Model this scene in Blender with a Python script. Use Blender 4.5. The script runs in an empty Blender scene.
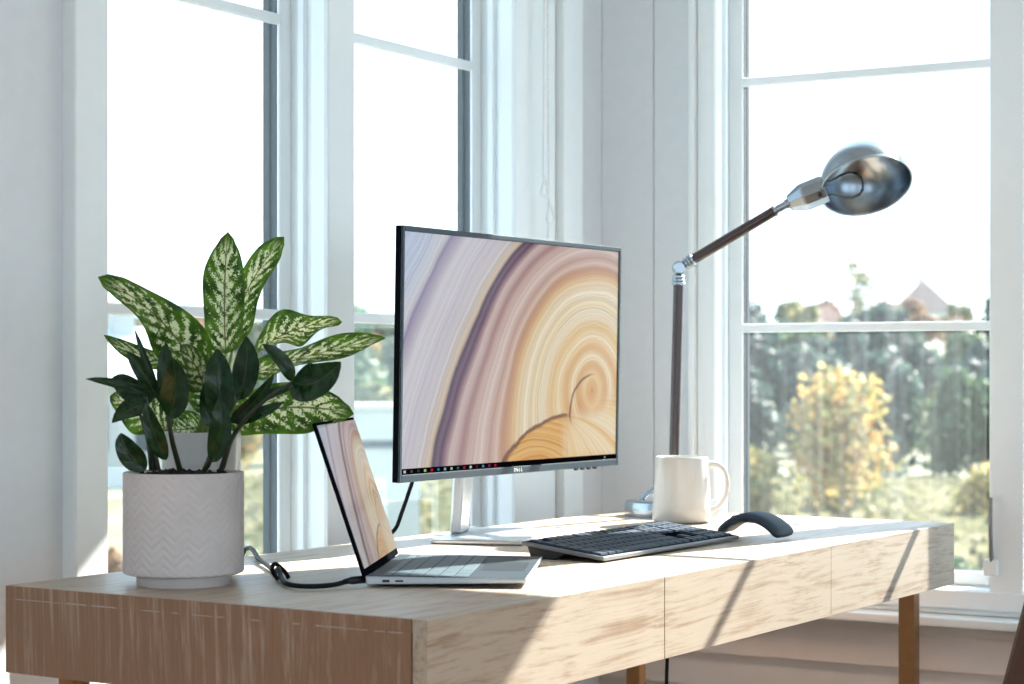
import bpy, bmesh, math, random
from mathutils import Vector, Matrix, noise as mnoise

C = bpy.context.scene.collection
SC = bpy.context.scene
R = math.radians
PI = math.pi

# ------------------------------------------------------------------ camera, sky, sun, exposure
cam_data = bpy.data.cameras.new('camera')
cam = bpy.data.objects.new('camera', cam_data)
C.objects.link(cam)
cam.location = (0, 0, 1.01)
cam.rotation_euler = (R(90), 0, R(30.9 - 90))
cam_data.sensor_width = 36
cam_data.lens = 2000 * 36 / 1024
cam_data.shift_y = 26 / 1024
cam_data.clip_start = 0.05
cam_data.clip_end = 2000
cam_data.dof.use_dof = True
cam_data.dof.focus_distance = 2.6
cam_data.dof.aperture_fstop = 8.0
SC.camera = cam

world = bpy.data.worlds.new('sky')
SC.world = world
world.use_nodes = True
wn = world.node_tree.nodes
wl = world.node_tree.links
wn.clear()
w_out = wn.new('ShaderNodeOutputWorld')
w_bg = wn.new('ShaderNodeBackground')
w_tc = wn.new('ShaderNodeTexCoord')
w_sep = wn.new('ShaderNodeSeparateXYZ')
w_ramp = wn.new('ShaderNodeValToRGB')
w_ramp.color_ramp.elements[0].position = 0.0
w_ramp.color_ramp.elements[0].color = (0.72, 0.88, 1.0, 1)
w_ramp.color_ramp.elements[1].position = 0.75
w_ramp.color_ramp.elements[1].color = (0.52, 0.75, 1.0, 1)
wl.new(w_tc.outputs['Generated'], w_sep.inputs[0])
wl.new(w_sep.outputs['Z'], w_ramp.inputs[0])
wl.new(w_ramp.outputs[0], w_bg.inputs['Color'])
w_bg.inputs['Strength'].default_value = 2.6
wl.new(w_bg.outputs[0], w_out.inputs[0])

sun_data = bpy.data.lights.new('sun', 'SUN')
sun_data.energy = 26.0
sun_data.color = (1.0, 0.95, 0.87)
sun_data.angle = R(0.55)
sun = bpy.data.objects.new('sun', sun_data)
C.objects.link(sun)
sun.location = (20, -4.5, 16)
sun.rotation_euler = Vector((-1, 0.242, -0.78)).to_track_quat('-Z', 'Y').to_euler()

SC.view_settings.view_transform = 'Standard'
SC.view_settings.look = 'None'
SC.view_settings.gamma = 1
SC.view_settings.use_curve_mapping = False
SC.view_settings.exposure = 0.13
SC.cycles.max_bounces = 14
SC.cycles.diffuse_bounces = 6
SC.cycles.glossy_bounces = 4
SC.cycles.transparent_max_bounces = 24
SC.cycles.sample_clamp_indirect = 6.0
SC.cycles.use_denoising = True

# ------------------------------------------------------------------ helpers
def lin(r, g, b):
    f = lambda c: (c / 12.92) if c <= 0.04045 else ((c + 0.055) / 1.055) ** 2.4
    return (f(r / 255), f(g / 255), f(b / 255), 1)

class G:
    """small wrapper that writes math node trees as expressions"""
    def __init__(self, nt): self.nt = nt
    def val(self, op, *a, clamp=False):
        n = self.nt.nodes.new('ShaderNodeMath'); n.operation = op; n.use_clamp = clamp
        for i, x in enumerate(a):
            if isinstance(x, (int, float)): n.inputs[i].default_value = x
            else: self.nt.links.new(x.s, n.inputs[i])
        return S(self, n.outputs[0])
    def node(self, kind, **props):
        n = self.nt.nodes.new(kind)
        for k, v in props.items(): setattr(n, k, v)
        return n
    def link(self, a, b): self.nt.links.new(a.s if isinstance(a, S) else a, b)
    def noise(self, vec, scale, detail=2, rough=0.5, dims='3D', w=None):
        n = self.node('ShaderNodeTexNoise', noise_dimensions=dims)
        n.inputs['Scale'].default_value = scale; n.inputs['Detail'].default_value = detail
        n.inputs['Roughness'].default_value = rough
        if dims == '1D': self.link(w, n.inputs['W'])
        else: self.link(vec, n.inputs['Vector'])
        return S(self, n.outputs[0])
    def ramp(self, f, stops, interp='LINEAR'):
        n = self.node('ShaderNodeValToRGB'); cr = n.color_ramp; cr.interpolation = interp
        while len(cr.elements) < len(stops): cr.elements.new(0.5)
        for e, (p, c) in zip(cr.elements, stops):
            e.position = p; e.color = c if len(c) == 4 else (*c, 1)
        self.link(f, n.inputs[0])
        return n.outputs[0]
    def mix(self, f, a, b, mode='MIX'):
        n = self.node('ShaderNodeMix', data_type='RGBA', blend_type=mode)
        if isinstance(f, (int, float)): n.inputs[0].default_value = f
        else: self.link(f, n.inputs[0])
        for i, x in ((6, a), (7, b)):
            if isinstance(x, tuple): n.inputs[i].default_value = x if len(x) == 4 else (*x, 1)
            else: self.link(x, n.inputs[i])
        return n.outputs[2]
    def smooth(self, x, a, b):
        n = self.node('ShaderNodeMapRange', interpolation_type='SMOOTHSTEP')
        self.link(x, n.inputs[0]); n.inputs[1].default_value = a; n.inputs[2].default_value = b
        return S(self, n.outputs[0])

class S:
    def __init__(self, g, s): self.g, self.s = g, s
    def __add__(self, o): return self.g.val('ADD', self, o)
    __radd__ = __add__
    def __mul__(self, o): return self.g.val('MULTIPLY', self, o)
    __rmul__ = __mul__
    def __sub__(self, o): return self.g.val('SUBTRACT', self, o)
    def __rsub__(self, o): return self.g.val('SUBTRACT', o, self)
    def __truediv__(self, o): return self.g.val('DIVIDE', self, o)
    def __pow__(self, o): return self.g.val('POWER', self, o)

def new_mat(name):
    m = bpy.data.materials.new(name); m.use_nodes = True
    nt = m.node_tree
    return m, G(nt), nt.nodes['Principled BSDF'], nt.nodes['Material Output']

def plain(name, col, rough=0.5, metal=0.0, bump=0.0, bscale=200, vary=0.06, spec=0.5, coat=0.0):
    m, g, p, o = new_mat(name)
    tc = g.node('ShaderNodeTexCoord')
    n = g.noise(tc.outputs['Object'], bscale, 3)
    c1 = tuple(x * (1 - vary) for x in col[:3]) + (1,); c2 = tuple(min(1, x * (1 + vary)) for x in col[:3]) + (1,)
    g.link(g.ramp(n, [(0.3, c1), (0.7, c2)]), p.inputs['Base Color'])
    p.inputs['Roughness'].default_value = rough; p.inputs['Metallic'].default_value = metal
    p.inputs['Specular IOR Level'].default_value = spec
    p.inputs['Coat Weight'].default_value = coat
    if bump:
        b = g.node('ShaderNodeBump'); b.inputs['Strength'].default_value = bump; b.inputs['Distance'].default_value = 0.001
        g.link(n, b.inputs['Height']); g.link(b.outputs[0], p.inputs['Normal'])
    return m

# --- mesh building
def box(bm, x0, x1, y0, y1, z0, z1, M=None):
    vs = [bm.verts.new((x, y, z)) for x in (x0, x1) for y in (y0, y1) for z in (z0, z1)]
    for f in ((0, 1, 3, 2), (4, 6, 7, 5), (0, 4, 5, 1), (2, 3, 7, 6), (0, 2, 6, 4), (1, 5, 7, 3)):
        bm.faces.new([vs[i] for i in f])
    if M is not None: bmesh.ops.transform(bm, matrix=M, verts=vs)
    return vs

def ring(bm, x0, x1, z0, z1, w, y0, y1, wb=None, wt=None):
    """a rectangular frame whose inner opening is x0..x1, z0..z1"""
    wb = w if wb is None else wb; wt = w if wt is None else wt
    box(bm, x0 - w, x0, y0, y1, z0 - wb, z1 + wt); box(bm, x1, x1 + w, y0, y1, z0 - wb, z1 + wt)
    box(bm, x0, x1, y0, y1, z0 - wb, z0); box(bm, x0, x1, y0, y1, z1, z1 + wt)

def lathe(bm, prof, n=48, M=None, cap_bottom=True, cap_top=True):
    rows = []
    allv = []
    for r, z in prof:
        row = [bm.verts.new((r * math.cos(2 * PI * i / n), r * math.sin(2 * PI * i / n), z)) for i in range(n)]
        rows.append(row); allv += row
    for a, b in zip(rows, rows[1:]):
        for i in range(n):
            bm.faces.new((a[i], a[(i + 1) % n], b[(i + 1) % n], b[i]))
    if cap_bottom: bm.faces.new(list(reversed(rows[0])))
    if cap_top: bm.faces.new(rows[-1])
    if M is not None: bmesh.ops.transform(bm, matrix=M, verts=allv)
    return rows

def spline(pts, n=8):
    P = [Vector(p) for p in pts]
    if len(P) < 3: return P
    P = [P[0] * 2 - P[1]] + P + [P[-1] * 2 - P[-2]]
    out = []
    for i in range(1, len(P) - 2):
        a, b, c, d = P[i - 1:i + 3]
        for k in range(n):
            t = k / n
            out.append(0.5 * ((2 * b) + (c - a) * t + (2 * a - 5 * b + 4 * c - d) * t * t + (3 * b - a - 3 * c + d) * t ** 3))
    out.append(P[-2])
    return out

def tube(bm, pts, rad, n=10, smooth=8):
    P = spline(pts, smooth)
    m = len(P)
    rows = []
    up = Vector((0.13, 0.21, 0.97))
    for i, p in enumerate(P):
        t = (P[min(i + 1, m - 1)] - P[max(i - 1, 0)]).normalized()
        a = t.cross(up)
        if a.length < 1e-3: a = t.cross(Vector((1, 0, 0)))
        a.normalize(); b = t.cross(a).normalized(); up = b.cross(t) * 0 + up
        r = rad(i / (m - 1)) if callable(rad) else rad
        rows.append([bm.verts.new(p + (a * math.cos(2 * PI * k / n) + b * math.sin(2 * PI * k / n)) * r) for k in range(n)])
    for a, b in zip(rows, rows[1:]):
        for k in range(n):
            bm.faces.new((a[k], a[(k + 1) % n], b[(k + 1) % n], b[k]))
    bm.faces.new(list(reversed(rows[0]))); bm.faces.new(rows[-1])

def axis_matrix(p, d):
    """maps local +Z onto d, origin onto p"""
    return Matrix.Translation(p) @ Vector(d).normalized().to_track_quat('Z', 'Y').to_matrix().to_4x4()

def obj(name, bm, mat, parent=None, smooth=False, bevel=0.0, segs=2, angle=40, label=None):
    bmesh.ops.recalc_face_normals(bm, faces=bm.faces)
    me = bpy.data.meshes.new(name); bm.to_mesh(me); bm.free()
    me.materials.append(mat)
    o = bpy.data.objects.new(name, me); C.objects.link(o)
    if smooth:
        for p in me.polygons: p.use_smooth = True
        if angle < 180:
            ang = R(angle)
            me.set_sharp_from_angle(angle=ang)
    if bevel:
        b = o.modifiers.new('bevel', 'BEVEL'); b.width = bevel; b.segments = segs; b.limit_method = 'ANGLE'
    if parent is not None: o.parent = parent
    if label: o['label'] = label
    return o

def BM(): return bmesh.new()

def thing(name, label, cat, loc=(0, 0, 0), rotz=0.0, group=None):
    o = bpy.data.objects.new(name, None); C.objects.link(o)
    o.location = loc; o.rotation_euler = (0, 0, rotz)
    o.empty_display_size = 0.05
    o['label'] = label; o['category'] = cat; o['kind'] = 'thing'
    if group: o['group'] = group
    return o

def tag(o, label, cat, group=None, kind='thing'):
    o['label'] = label; o['category'] = cat; o['kind'] = kind
    if group: o['group'] = group
    return o

def struct(o, label=None):
    o['kind'] = 'structure'
    if label: o['label'] = label
    return o

# desk frame: x along the long front (to the right), y from the front edge to the back, z from the floor
DESK_ROT = R(-1.7)
DESK_O = Vector((1.6575, 1.0896, 0))
DESK_Z = 0.76
DX = Vector((math.cos(DESK_ROT), math.sin(DESK_ROT), 0)); DY = Vector((-math.sin(DESK_ROT), math.cos(DESK_ROT), 0))
def desk(x, y, z=0.0): return DESK_O + DX * x + DY * y + Vector((0, 0, DESK_Z + z))

# ------------------------------------------------------------------ materials
M_wall = plain('wall paint', lin(226, 231, 235), 0.75, vary=0.015, bscale=40)
M_trim = plain('white trim paint', lin(238, 243, 244), 0.38, vary=0.01, bscale=30)
M_ceil = plain('ceiling paint', lin(240, 240, 238), 0.9, vary=0.01)
M_dark_frame = plain('dark outside frame paint', lin(28, 42, 50), 0.5)
M_silver = plain('brushed silver', lin(205, 208, 212), 0.32, 0.9, vary=0.03)
M_black = plain('black plastic', lin(24, 26, 30), 0.42, vary=0.05)
M_gun = plain('gunmetal grey plastic', lin(46, 60, 70), 0.45, 0.0, vary=0.03, spec=0.3)
M_key = plain('dark key plastic', lin(48, 62, 78), 0.55, spec=0.2, vary=0.03)
M_ceramic = plain('white ceramic', lin(202, 203, 201), 0.22, vary=0.01, coat=0.3)
M_soil = plain('dark soil', lin(38, 28, 22), 0.95, bump=1.0, bscale=400, vary=0.5)
M_bronze = plain('bronze metal', lin(146, 106, 68), 0.35, 0.75, vary=0.06, bscale=60)
M_cable = plain('black rubber cable', lin(15, 17, 21), 0.6, spec=0.2)
M_lapmetal = plain('laptop aluminium', lin(176, 180, 184), 0.35, 0.8, vary=0.02)
M_lapdeck = plain('grey laptop deck', lin(40, 54, 62), 0.6, 0.0, spec=0.12, vary=0.03)
M_lapkey = plain('laptop key', lin(72, 90, 98), 0.6, 0.0, spec=0.2, vary=0.03)
M_touch = plain('touchpad', lin(32, 44, 52), 0.5, 0.0, spec=0.12, vary=0.02)
M_mouse = plain('slate rubber', lin(48, 64, 78), 0.58, vary=0.03, spec=0.3)
M_bed = plain('matt black key bed', lin(16, 18, 22), 0.95, vary=0.02, spec=0.0)
M_lampmetal = plain('polished nickel', lin(166, 175, 183), 0.24, 1.0, vary=0.03)
M_lampdark = plain('dark wooden pole lacquer', lin(58, 40, 38), 0.3, vary=0.12, bscale=90, coat=0.4)
M_leather = plain('dark brown leather', lin(70, 46, 36), 0.45, bump=0.4, bscale=350, vary=0.12)
M_cordw = plain('white cord', lin(236, 238, 236), 0.6)

def wood(name, base, wash, amount, axis, scale=1.0, rough=0.5):
    """whitewashed oak: grain runs along axis"""
    m, g, p, o = new_mat(name)
    tc = g.node('ShaderNodeTexCoord')
    mp = g.node('ShaderNodeMapping')
    st = [44.0, 44.0, 44.0]; st[axis] = 2.6
    mp.inputs['Scale'].default_value = [s * scale for s in st]
    g.link(tc.outputs['Object'], mp.inputs[0])
    wob = g.node('ShaderNodeTexNoise'); wob.inputs['Scale'].default_value = 2.0 * scale
    g.link(tc.outputs['Object'], wob.inputs['Vector'])
    add = g.node('ShaderNodeMix', data_type='RGBA', blend_type='LINEAR_LIGHT')
    add.inputs[0].default_value = 0.9
    g.link(mp.outputs[0], add.inputs[6]); g.link(wob.outputs['Color'], add.inputs[7])
    n1 = g.noise(add.outputs[2], 3.4, 8, 0.68)
    n2 = g.noise(add.outputs[2], 9.0, 4, 0.6)
    n3 = g.noise(tc.outputs['Object'], 9.0 * scale, 4, 0.6)
    dark = tuple(c * 0.80 for c in base[:3]) + (1,)
    c0 = g.ramp(n2, [(0.3, dark), (0.68, base)])
    f = g.smooth(n1 * 0.75 + n3 * 0.25 + (amount - 0.5), 0.36, 0.62)
    c1 = g.mix(f, c0, wash)
    g.link(c1, p.inputs['Base Color'])
    p.inputs['Roughness'].default_value = rough
    b = g.node('ShaderNodeBump'); b.inputs['Strength'].default_value = 0.25; b.inputs['Distance'].default_value = 0.0006
    g.link(n2, b.inputs['Height']); g.link(b.outputs[0], p.inputs['Normal'])
    return m
M_wood_front = wood('whitewashed oak along the front', lin(148, 119, 92), lin(182, 169, 152), 0.57, 0, 1.0, 0.55)
M_wood_top = wood('whitewashed oak of the top', lin(150, 122, 98), lin(188, 172, 154), 0.56, 0, 0.9, 0.42)
M_wood_end = wood('brown oak of the end panels', lin(148, 112, 86), lin(188, 168, 150), 0.38, 2, 0.8, 0.5)
M_floor = wood('oak floor', lin(150, 112, 78), lin(176, 140, 104), 0.5, 0, 0.4, 0.4)

def glass_mat():
    m, g, p, o = new_mat('dusty window glass')
    g.nt.nodes.remove(p)
    tr = g.node('ShaderNodeBsdfTransparent'); tr.inputs[0].default_value = (0.97, 0.985, 0.985, 1)
    gl = g.node('ShaderNodeBsdfGlossy'); gl.inputs['Roughness'].default_value = 0.0
    fr = g.node('ShaderNodeFresnel'); fr.inputs[0].default_value = 1.45
    m1 = g.node('ShaderNodeMixShader')
    g.link(S(g, fr.outputs[0]) * 0.15, m1.inputs[0]); g.link(tr.outputs[0], m1.inputs[1]); g.link(gl.outputs[0], m1.inputs[2])
    # a thin film of dust and dried rain streaks, sunlit to stand in for outdoor haze
    tc = g.node('ShaderNodeTexCoord'); mp = g.node('ShaderNodeMapping'); mp.inputs['Scale'].default_value = (60, 60, 1.5)
    g.link(tc.outputs['Object'], mp.inputs[0])
    n = g.noise(mp.outputs[0], 1.0, 3, 0.6)
    dust = g.smooth(n, 0.35, 0.75) * 0.012 + 0.010
    tl = g.node('ShaderNodeBsdfTranslucent'); tl.inputs[0].default_value = (0.9, 0.95, 1.0, 1)
    m2 = g.node('ShaderNodeMixShader')
    g.link(dust, m2.inputs[0]); g.link(m1.outputs[0], m2.inputs[1]); g.link(tl.outputs[0], m2.inputs[2])
    g.link(m2.outputs[0], o.inputs[0])
    return m
M_glass = glass_mat()

# ------------------------------------------------------------------ the room
WIN_Z0, WIN_Z1 = 0.633, 1.965
X_R, Y_L = 3.335, 1.795         # inner faces of the right wall and the left wall
X_B, Y_B = -2.6, -4.2           # inner faces of the walls behind the camera
CEIL = 2.65
def wall_with_openings(name, along, u0, u1, d0, d1, openings, mat):
    """along 'x': the wall runs along x and is d0..d1 thick in y; along 'y': the other way round"""
    bm = BM()
    def b(ua, ub, za, zb):
        if ub - ua < 1e-4 or zb - za < 1e-4: return
        if along == 'x': box(bm, ua, ub, d0, d1, za, zb)
        else: box(bm, d0, d1, ua, ub, za, zb)
    cur = u0
    for (a, e, z0, z1) in sorted(openings):
        b(cur, a, 0, CEIL); b(a, e, 0, z0); b(a, e, z1, CEIL); cur = e
    b(cur, u1, 0, CEIL)
    return struct(obj(name, bm, mat))

E = 0.03
wins_left = [(1.948, 2.424), (2.495, 2.971)]
wins_right = [(1.043, 1.551), (0.475, 0.983), (-0.088, 0.420)]
wall_with_openings('wall_left', 'x', X_B - 0.15, X_R + 0.15, Y_L, Y_L + 0.10,
                   [(a - E, b + E, WIN_Z0 - E, WIN_Z1 + E) for a, b in wins_left], M_wall)
wall_with_openings('wall_right', 'y', Y_B - 0.15, Y_L, X_R, X_R + 0.10,
                   [(a - E, b + E, WIN_Z0 - E, WIN_Z1 + E) for a, b in wins_right], M_wall)
wall_with_openings('wall_back', 'y', Y_B - 0.15, Y_L, X_B - 0.15, X_B, [(-3.4, -1.9, 0.5, 2.3), (-1.2, 0.6, 0.5, 2.3)], M_wall)
wall_with_openings('wall_front', 'x', X_B, X_R, Y_B - 0.15, Y_B, [(-1.6, 0.2, 0.5, 2.3), (0.8, 2.6, 0.5, 2.3)], M_wall)
bm = BM(); box(bm, X_B - 0.15, X_R + 0.15, Y_B - 0.15, Y_L + 0.15, -0.12, 0); struct(obj('floor', bm, M_floor))
bm = BM(); box(bm, X_B - 0.15, X_R + 0.15, Y_B - 0.15, Y_L + 0.15, CEIL, CEIL + 0.12); struct(obj('ceiling', bm, M_ceil))

def frame_to_world(o, kind):
    """window frame: local x along the wall, local y outwards"""
    if kind == 'left': o.location = (0, 1.772, 0)
    else:
        o.location = (3.310, 0, 0); o.rotation_euler = (0, 0, R(-90))

def window(n, kind, a, b, bars):
    root = bpy.data.objects.new('window_%d' % n, None); C.objects.link(root); root['kind'] = 'structure'
    root['label'] = 'tall white divided window' ; frame_to_world(root, kind)
    del root['label']
    z0, z1 = WIN_Z0, WIN_Z1
    bm = BM()
    ring(bm, a + 0.0006, b - 0.0006, z0 + 0.0006, z1 - 0.0006, 0.0285, 0.004, 0.0295)
    ring(bm, a - 0.008, b + 0.008, z0, z1 + 0.008, 0.0215, 0.030, 0.112)
    ring(bm, a + 0.0012, b - 0.0012, z0, z1, 0.0185, 0.044, 0.056)
    obj('window_frame', bm, M_trim, root, bevel=0.002)
    bm = BM()
    ga, gb, gz0, gz1 = a + 0.022, b - 0.022, z0 + 0.024, z1 - 0.03
    ring(bm, ga, gb, gz0, gz1, 0.0295, 0.073, 0.0795, wb=0.0235, wt=0.037)
    for zb in bars:
        box(bm, ga - 0.002, gb + 0.002, 0.0735, 0.0845, zb, zb + 0.0165)
    obj('sash', bm, M_trim, root, bevel=0.003, segs=2)
    bm = BM()
    ring(bm, ga + 0.0005, gb - 0.0005, gz0, gz1, 0.029, 0.0800, 0.0880)
    ring(bm, ga - 0.0030, gb + 0.0030, gz0 - 0.003, gz1 + 0.003, 0.0255, 0.0882, 0.0920)
    ring(bm, ga + 0.0005, gb - 0.0005, gz0, gz1, 0.029, 0.0922, 0.1050)
    obj('outside_frame', bm, M_dark_frame, root, bevel=0.002, label='dark grey outside frame')
    bm = BM()
    box(bm, ga - 0.004, gb + 0.004, 0.0765, 0.0795, gz0 - 0.004, gz1 + 0.004)
    obj('glass_pane', bm, M_glass, root)
    return root

LB = (1.0815, 1.5270); RB = (1.0750, 1.5285)
for i, (a, b) in enumerate(wins_left): window(i + 1, 'left', a, b, LB)
for i, (a, b) in enumerate(wins_right): window(i + 3, 'right', -b, -a, RB)

# casings: flat boards with small beads, 23 mm proud of the wall
bm = BM()
def lc(x0, x1, z0=0.40, z1=WIN_Z1 + 0.0, y0=1.772): box(bm, x0, x1, y0, Y_L + 0.001, z0, z1)
lc(1.886, 1.9475); lc(2.4245, 2.4945); lc(2.9715, 3.060)
lc(1.886, 3.213, WIN_Z1 + 0.0005, WIN_Z1 + 0.10)
lc(1.886, 3.213, 0.44, WIN_Z0 - 0.03, 1.768)
lc(3.064, 3.128, y0=1.780); lc(3.132, 3.160, y0=1.765); lc(3.1605, 3.213, y0=1.770)
struct(obj('trim_1', bm, M_trim, bevel=0.003))
bm = BM()
def rc(y0, y1, z0=0.60, z1=WIN_Z1, x0=3.310): box(bm, x0, X_R + 0.001, y0, y1, z0, z1)
rc(1.5515, 1.574); rc(1.5745, 1.590, x0=3.316); rc(1.5905, 1.603, x0=3.304)
for y0, y1 in ((0.9835, 1.0425), (0.4205, 0.4745)):
    rc(y0, y1)
rc(-0.26, -0.0885)
rc(-0.26, 1.603, WIN_Z1 + 0.0005, WIN_Z1 + 0.10)
struct(obj('trim_2', bm, M_trim, bevel=0.003))
# stool and apron below the right windows, then the ledge that caps the boarding
bm = BM()
box(bm, 3.304, 3.345, -0.26, 1.603, 0.6005, 0.6325)
box(bm, 3.314, X_R + 0.001, -0.26, 1.7945, 0.590, 0.600)
box(bm, 3.262, X_R + 0.001, Y_B + 0.01, 1.7945, 0.5735, 0.5895)
struct(obj('trim_3', bm, M_trim, bevel=0.003))
# lapped boards under the ledge
bm = BM()
z = 0.573
k = 0
while z > 0.12:
    h = 0.020 if k == 0 else 0.060
    vs = box(bm, 3.305, X_R + 0.001, Y_B + 0.02, 1.7945, z - h, z - 0.0005)
    for v in vs:
        if v.co.x < 3.31 and v.co.z > z - h / 2: v.co.x += 0.020
    z -= h; k += 1
struct(obj('trim_4', bm, plain('warm white boarding', lin(214, 206, 198), 0.6, vary=0.02, bscale=20)))
# wall panelling with a groove between corner and casing
bm = BM(); box(bm, 3.329, X_R + 0.001, 1.6865, 1.7945, 0.60, CEIL - 0.001); box(bm, 3.329, X_R + 0.001, 1.6035, 1.6845, 0.60, CEIL - 0.001)
struct(obj('trim_5', bm, M_wall, bevel=0.0015))
for nm, q in (('baseboard_left', (X_B, 3.30, Y_L - 0.016, Y_L + 0.001)), ('baseboard_right', (3.298, X_R, Y_B, Y_L - 0.02))):
    bm = BM(); box(bm, *q, 0.0, 0.115); struct(obj(nm, bm, M_trim, bevel=0.003))


# ------------------------------------------------------------------ the desk
DL, DW = 1.481, 0.592
dk = thing('writing_desk', 'long whitewashed oak desk with three flush drawers and bronze legs', 'desk', DESK_O, DESK_ROT)
bm = BM(); box(bm, 0.0022, DL, 0.0185, DW, 0.7455, 0.760); obj('tabletop', bm, M_wood_top, dk, bevel=0.001)
bm = BM(); box(bm, 0.0, 0.0021, 0.0200, DW, 0.7451, 0.7597); obj('edge_band', bm, M_wood_end, dk, bevel=0.0003, label='brown edge band of the top')
random.seed(8)
M_paint = plain('white paint residue', lin(176, 166, 156), 0.8, vary=0.15)
y = 0.03
while y < 0.58:
    l = random.uniform(0.003, 0.05) * random.random() + 0.004
    if random.random() < 0.55:
        bm = BM(); box(bm, -0.0004, 0.0008, y, min(0.585, y + l), 0.7446, 0.7449 + random.uniform(0.0002, 0.0010))
        obj('paint_residue', bm, M_paint, dk, label='white paint left along the seam under the top')
    y += l
for x0 in (0.0, DL - 0.018):
    bm = BM(); box(bm, x0, x0 + 0.018, 0.0200, DW, 0.660, 0.745); obj('end_panel', bm, M_wood_end, dk, bevel=0.0003, label='brown oak end panel')
bm = BM(); box(bm, 0.0185, DL - 0.0185, DW - 0.016, DW, 0.660, 0.745); obj('back_panel', bm, M_wood_end, dk, bevel=0.002)
bm = BM(); box(bm, 0.0185, DL - 0.0185, 0.0185, DW - 0.0165, 0.664, 0.672); obj('bottom_panel', bm, M_wood_end, dk)
for k, (a, b) in enumerate(((0.0, 0.4945), (0.4962, 0.9892), (0.9894, DL))):
    bm = BM(); box(bm, a, b, 0.0, 0.018, 0.661, 0.7597); box(bm, a + 0.03, b - 0.03, 0.0183, 0.40, 0.675, 0.735)
    obj('drawer', bm, M_wood_front, dk, bevel=0.0005)
for x in (0.065, 1.412):
    for y in (0.050, 0.548):
        bm = BM(); box(bm, x - 0.013, x + 0.013, y - 0.013, y + 0.013, 0.0, 0.6635)
        obj('leg', bm, M_bronze, dk, bevel=0.0015, label='bronze metal leg')

class At:
    """a thing standing on the desk; its shapes are given in desk coordinates"""
    def __init__(self, name, label, cat, x, y, group=None):
        self.o = thing(name, label, cat, desk(x, y), DESK_ROT, group); self.t = Vector((-x, -y, 0))
    def put(self, name, bm, mat, parent=None, **k):
        bmesh.ops.translate(bm, vec=self.t, verts=bm.verts)
        return obj(name, bm, mat, parent or self.o, **k)

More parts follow.
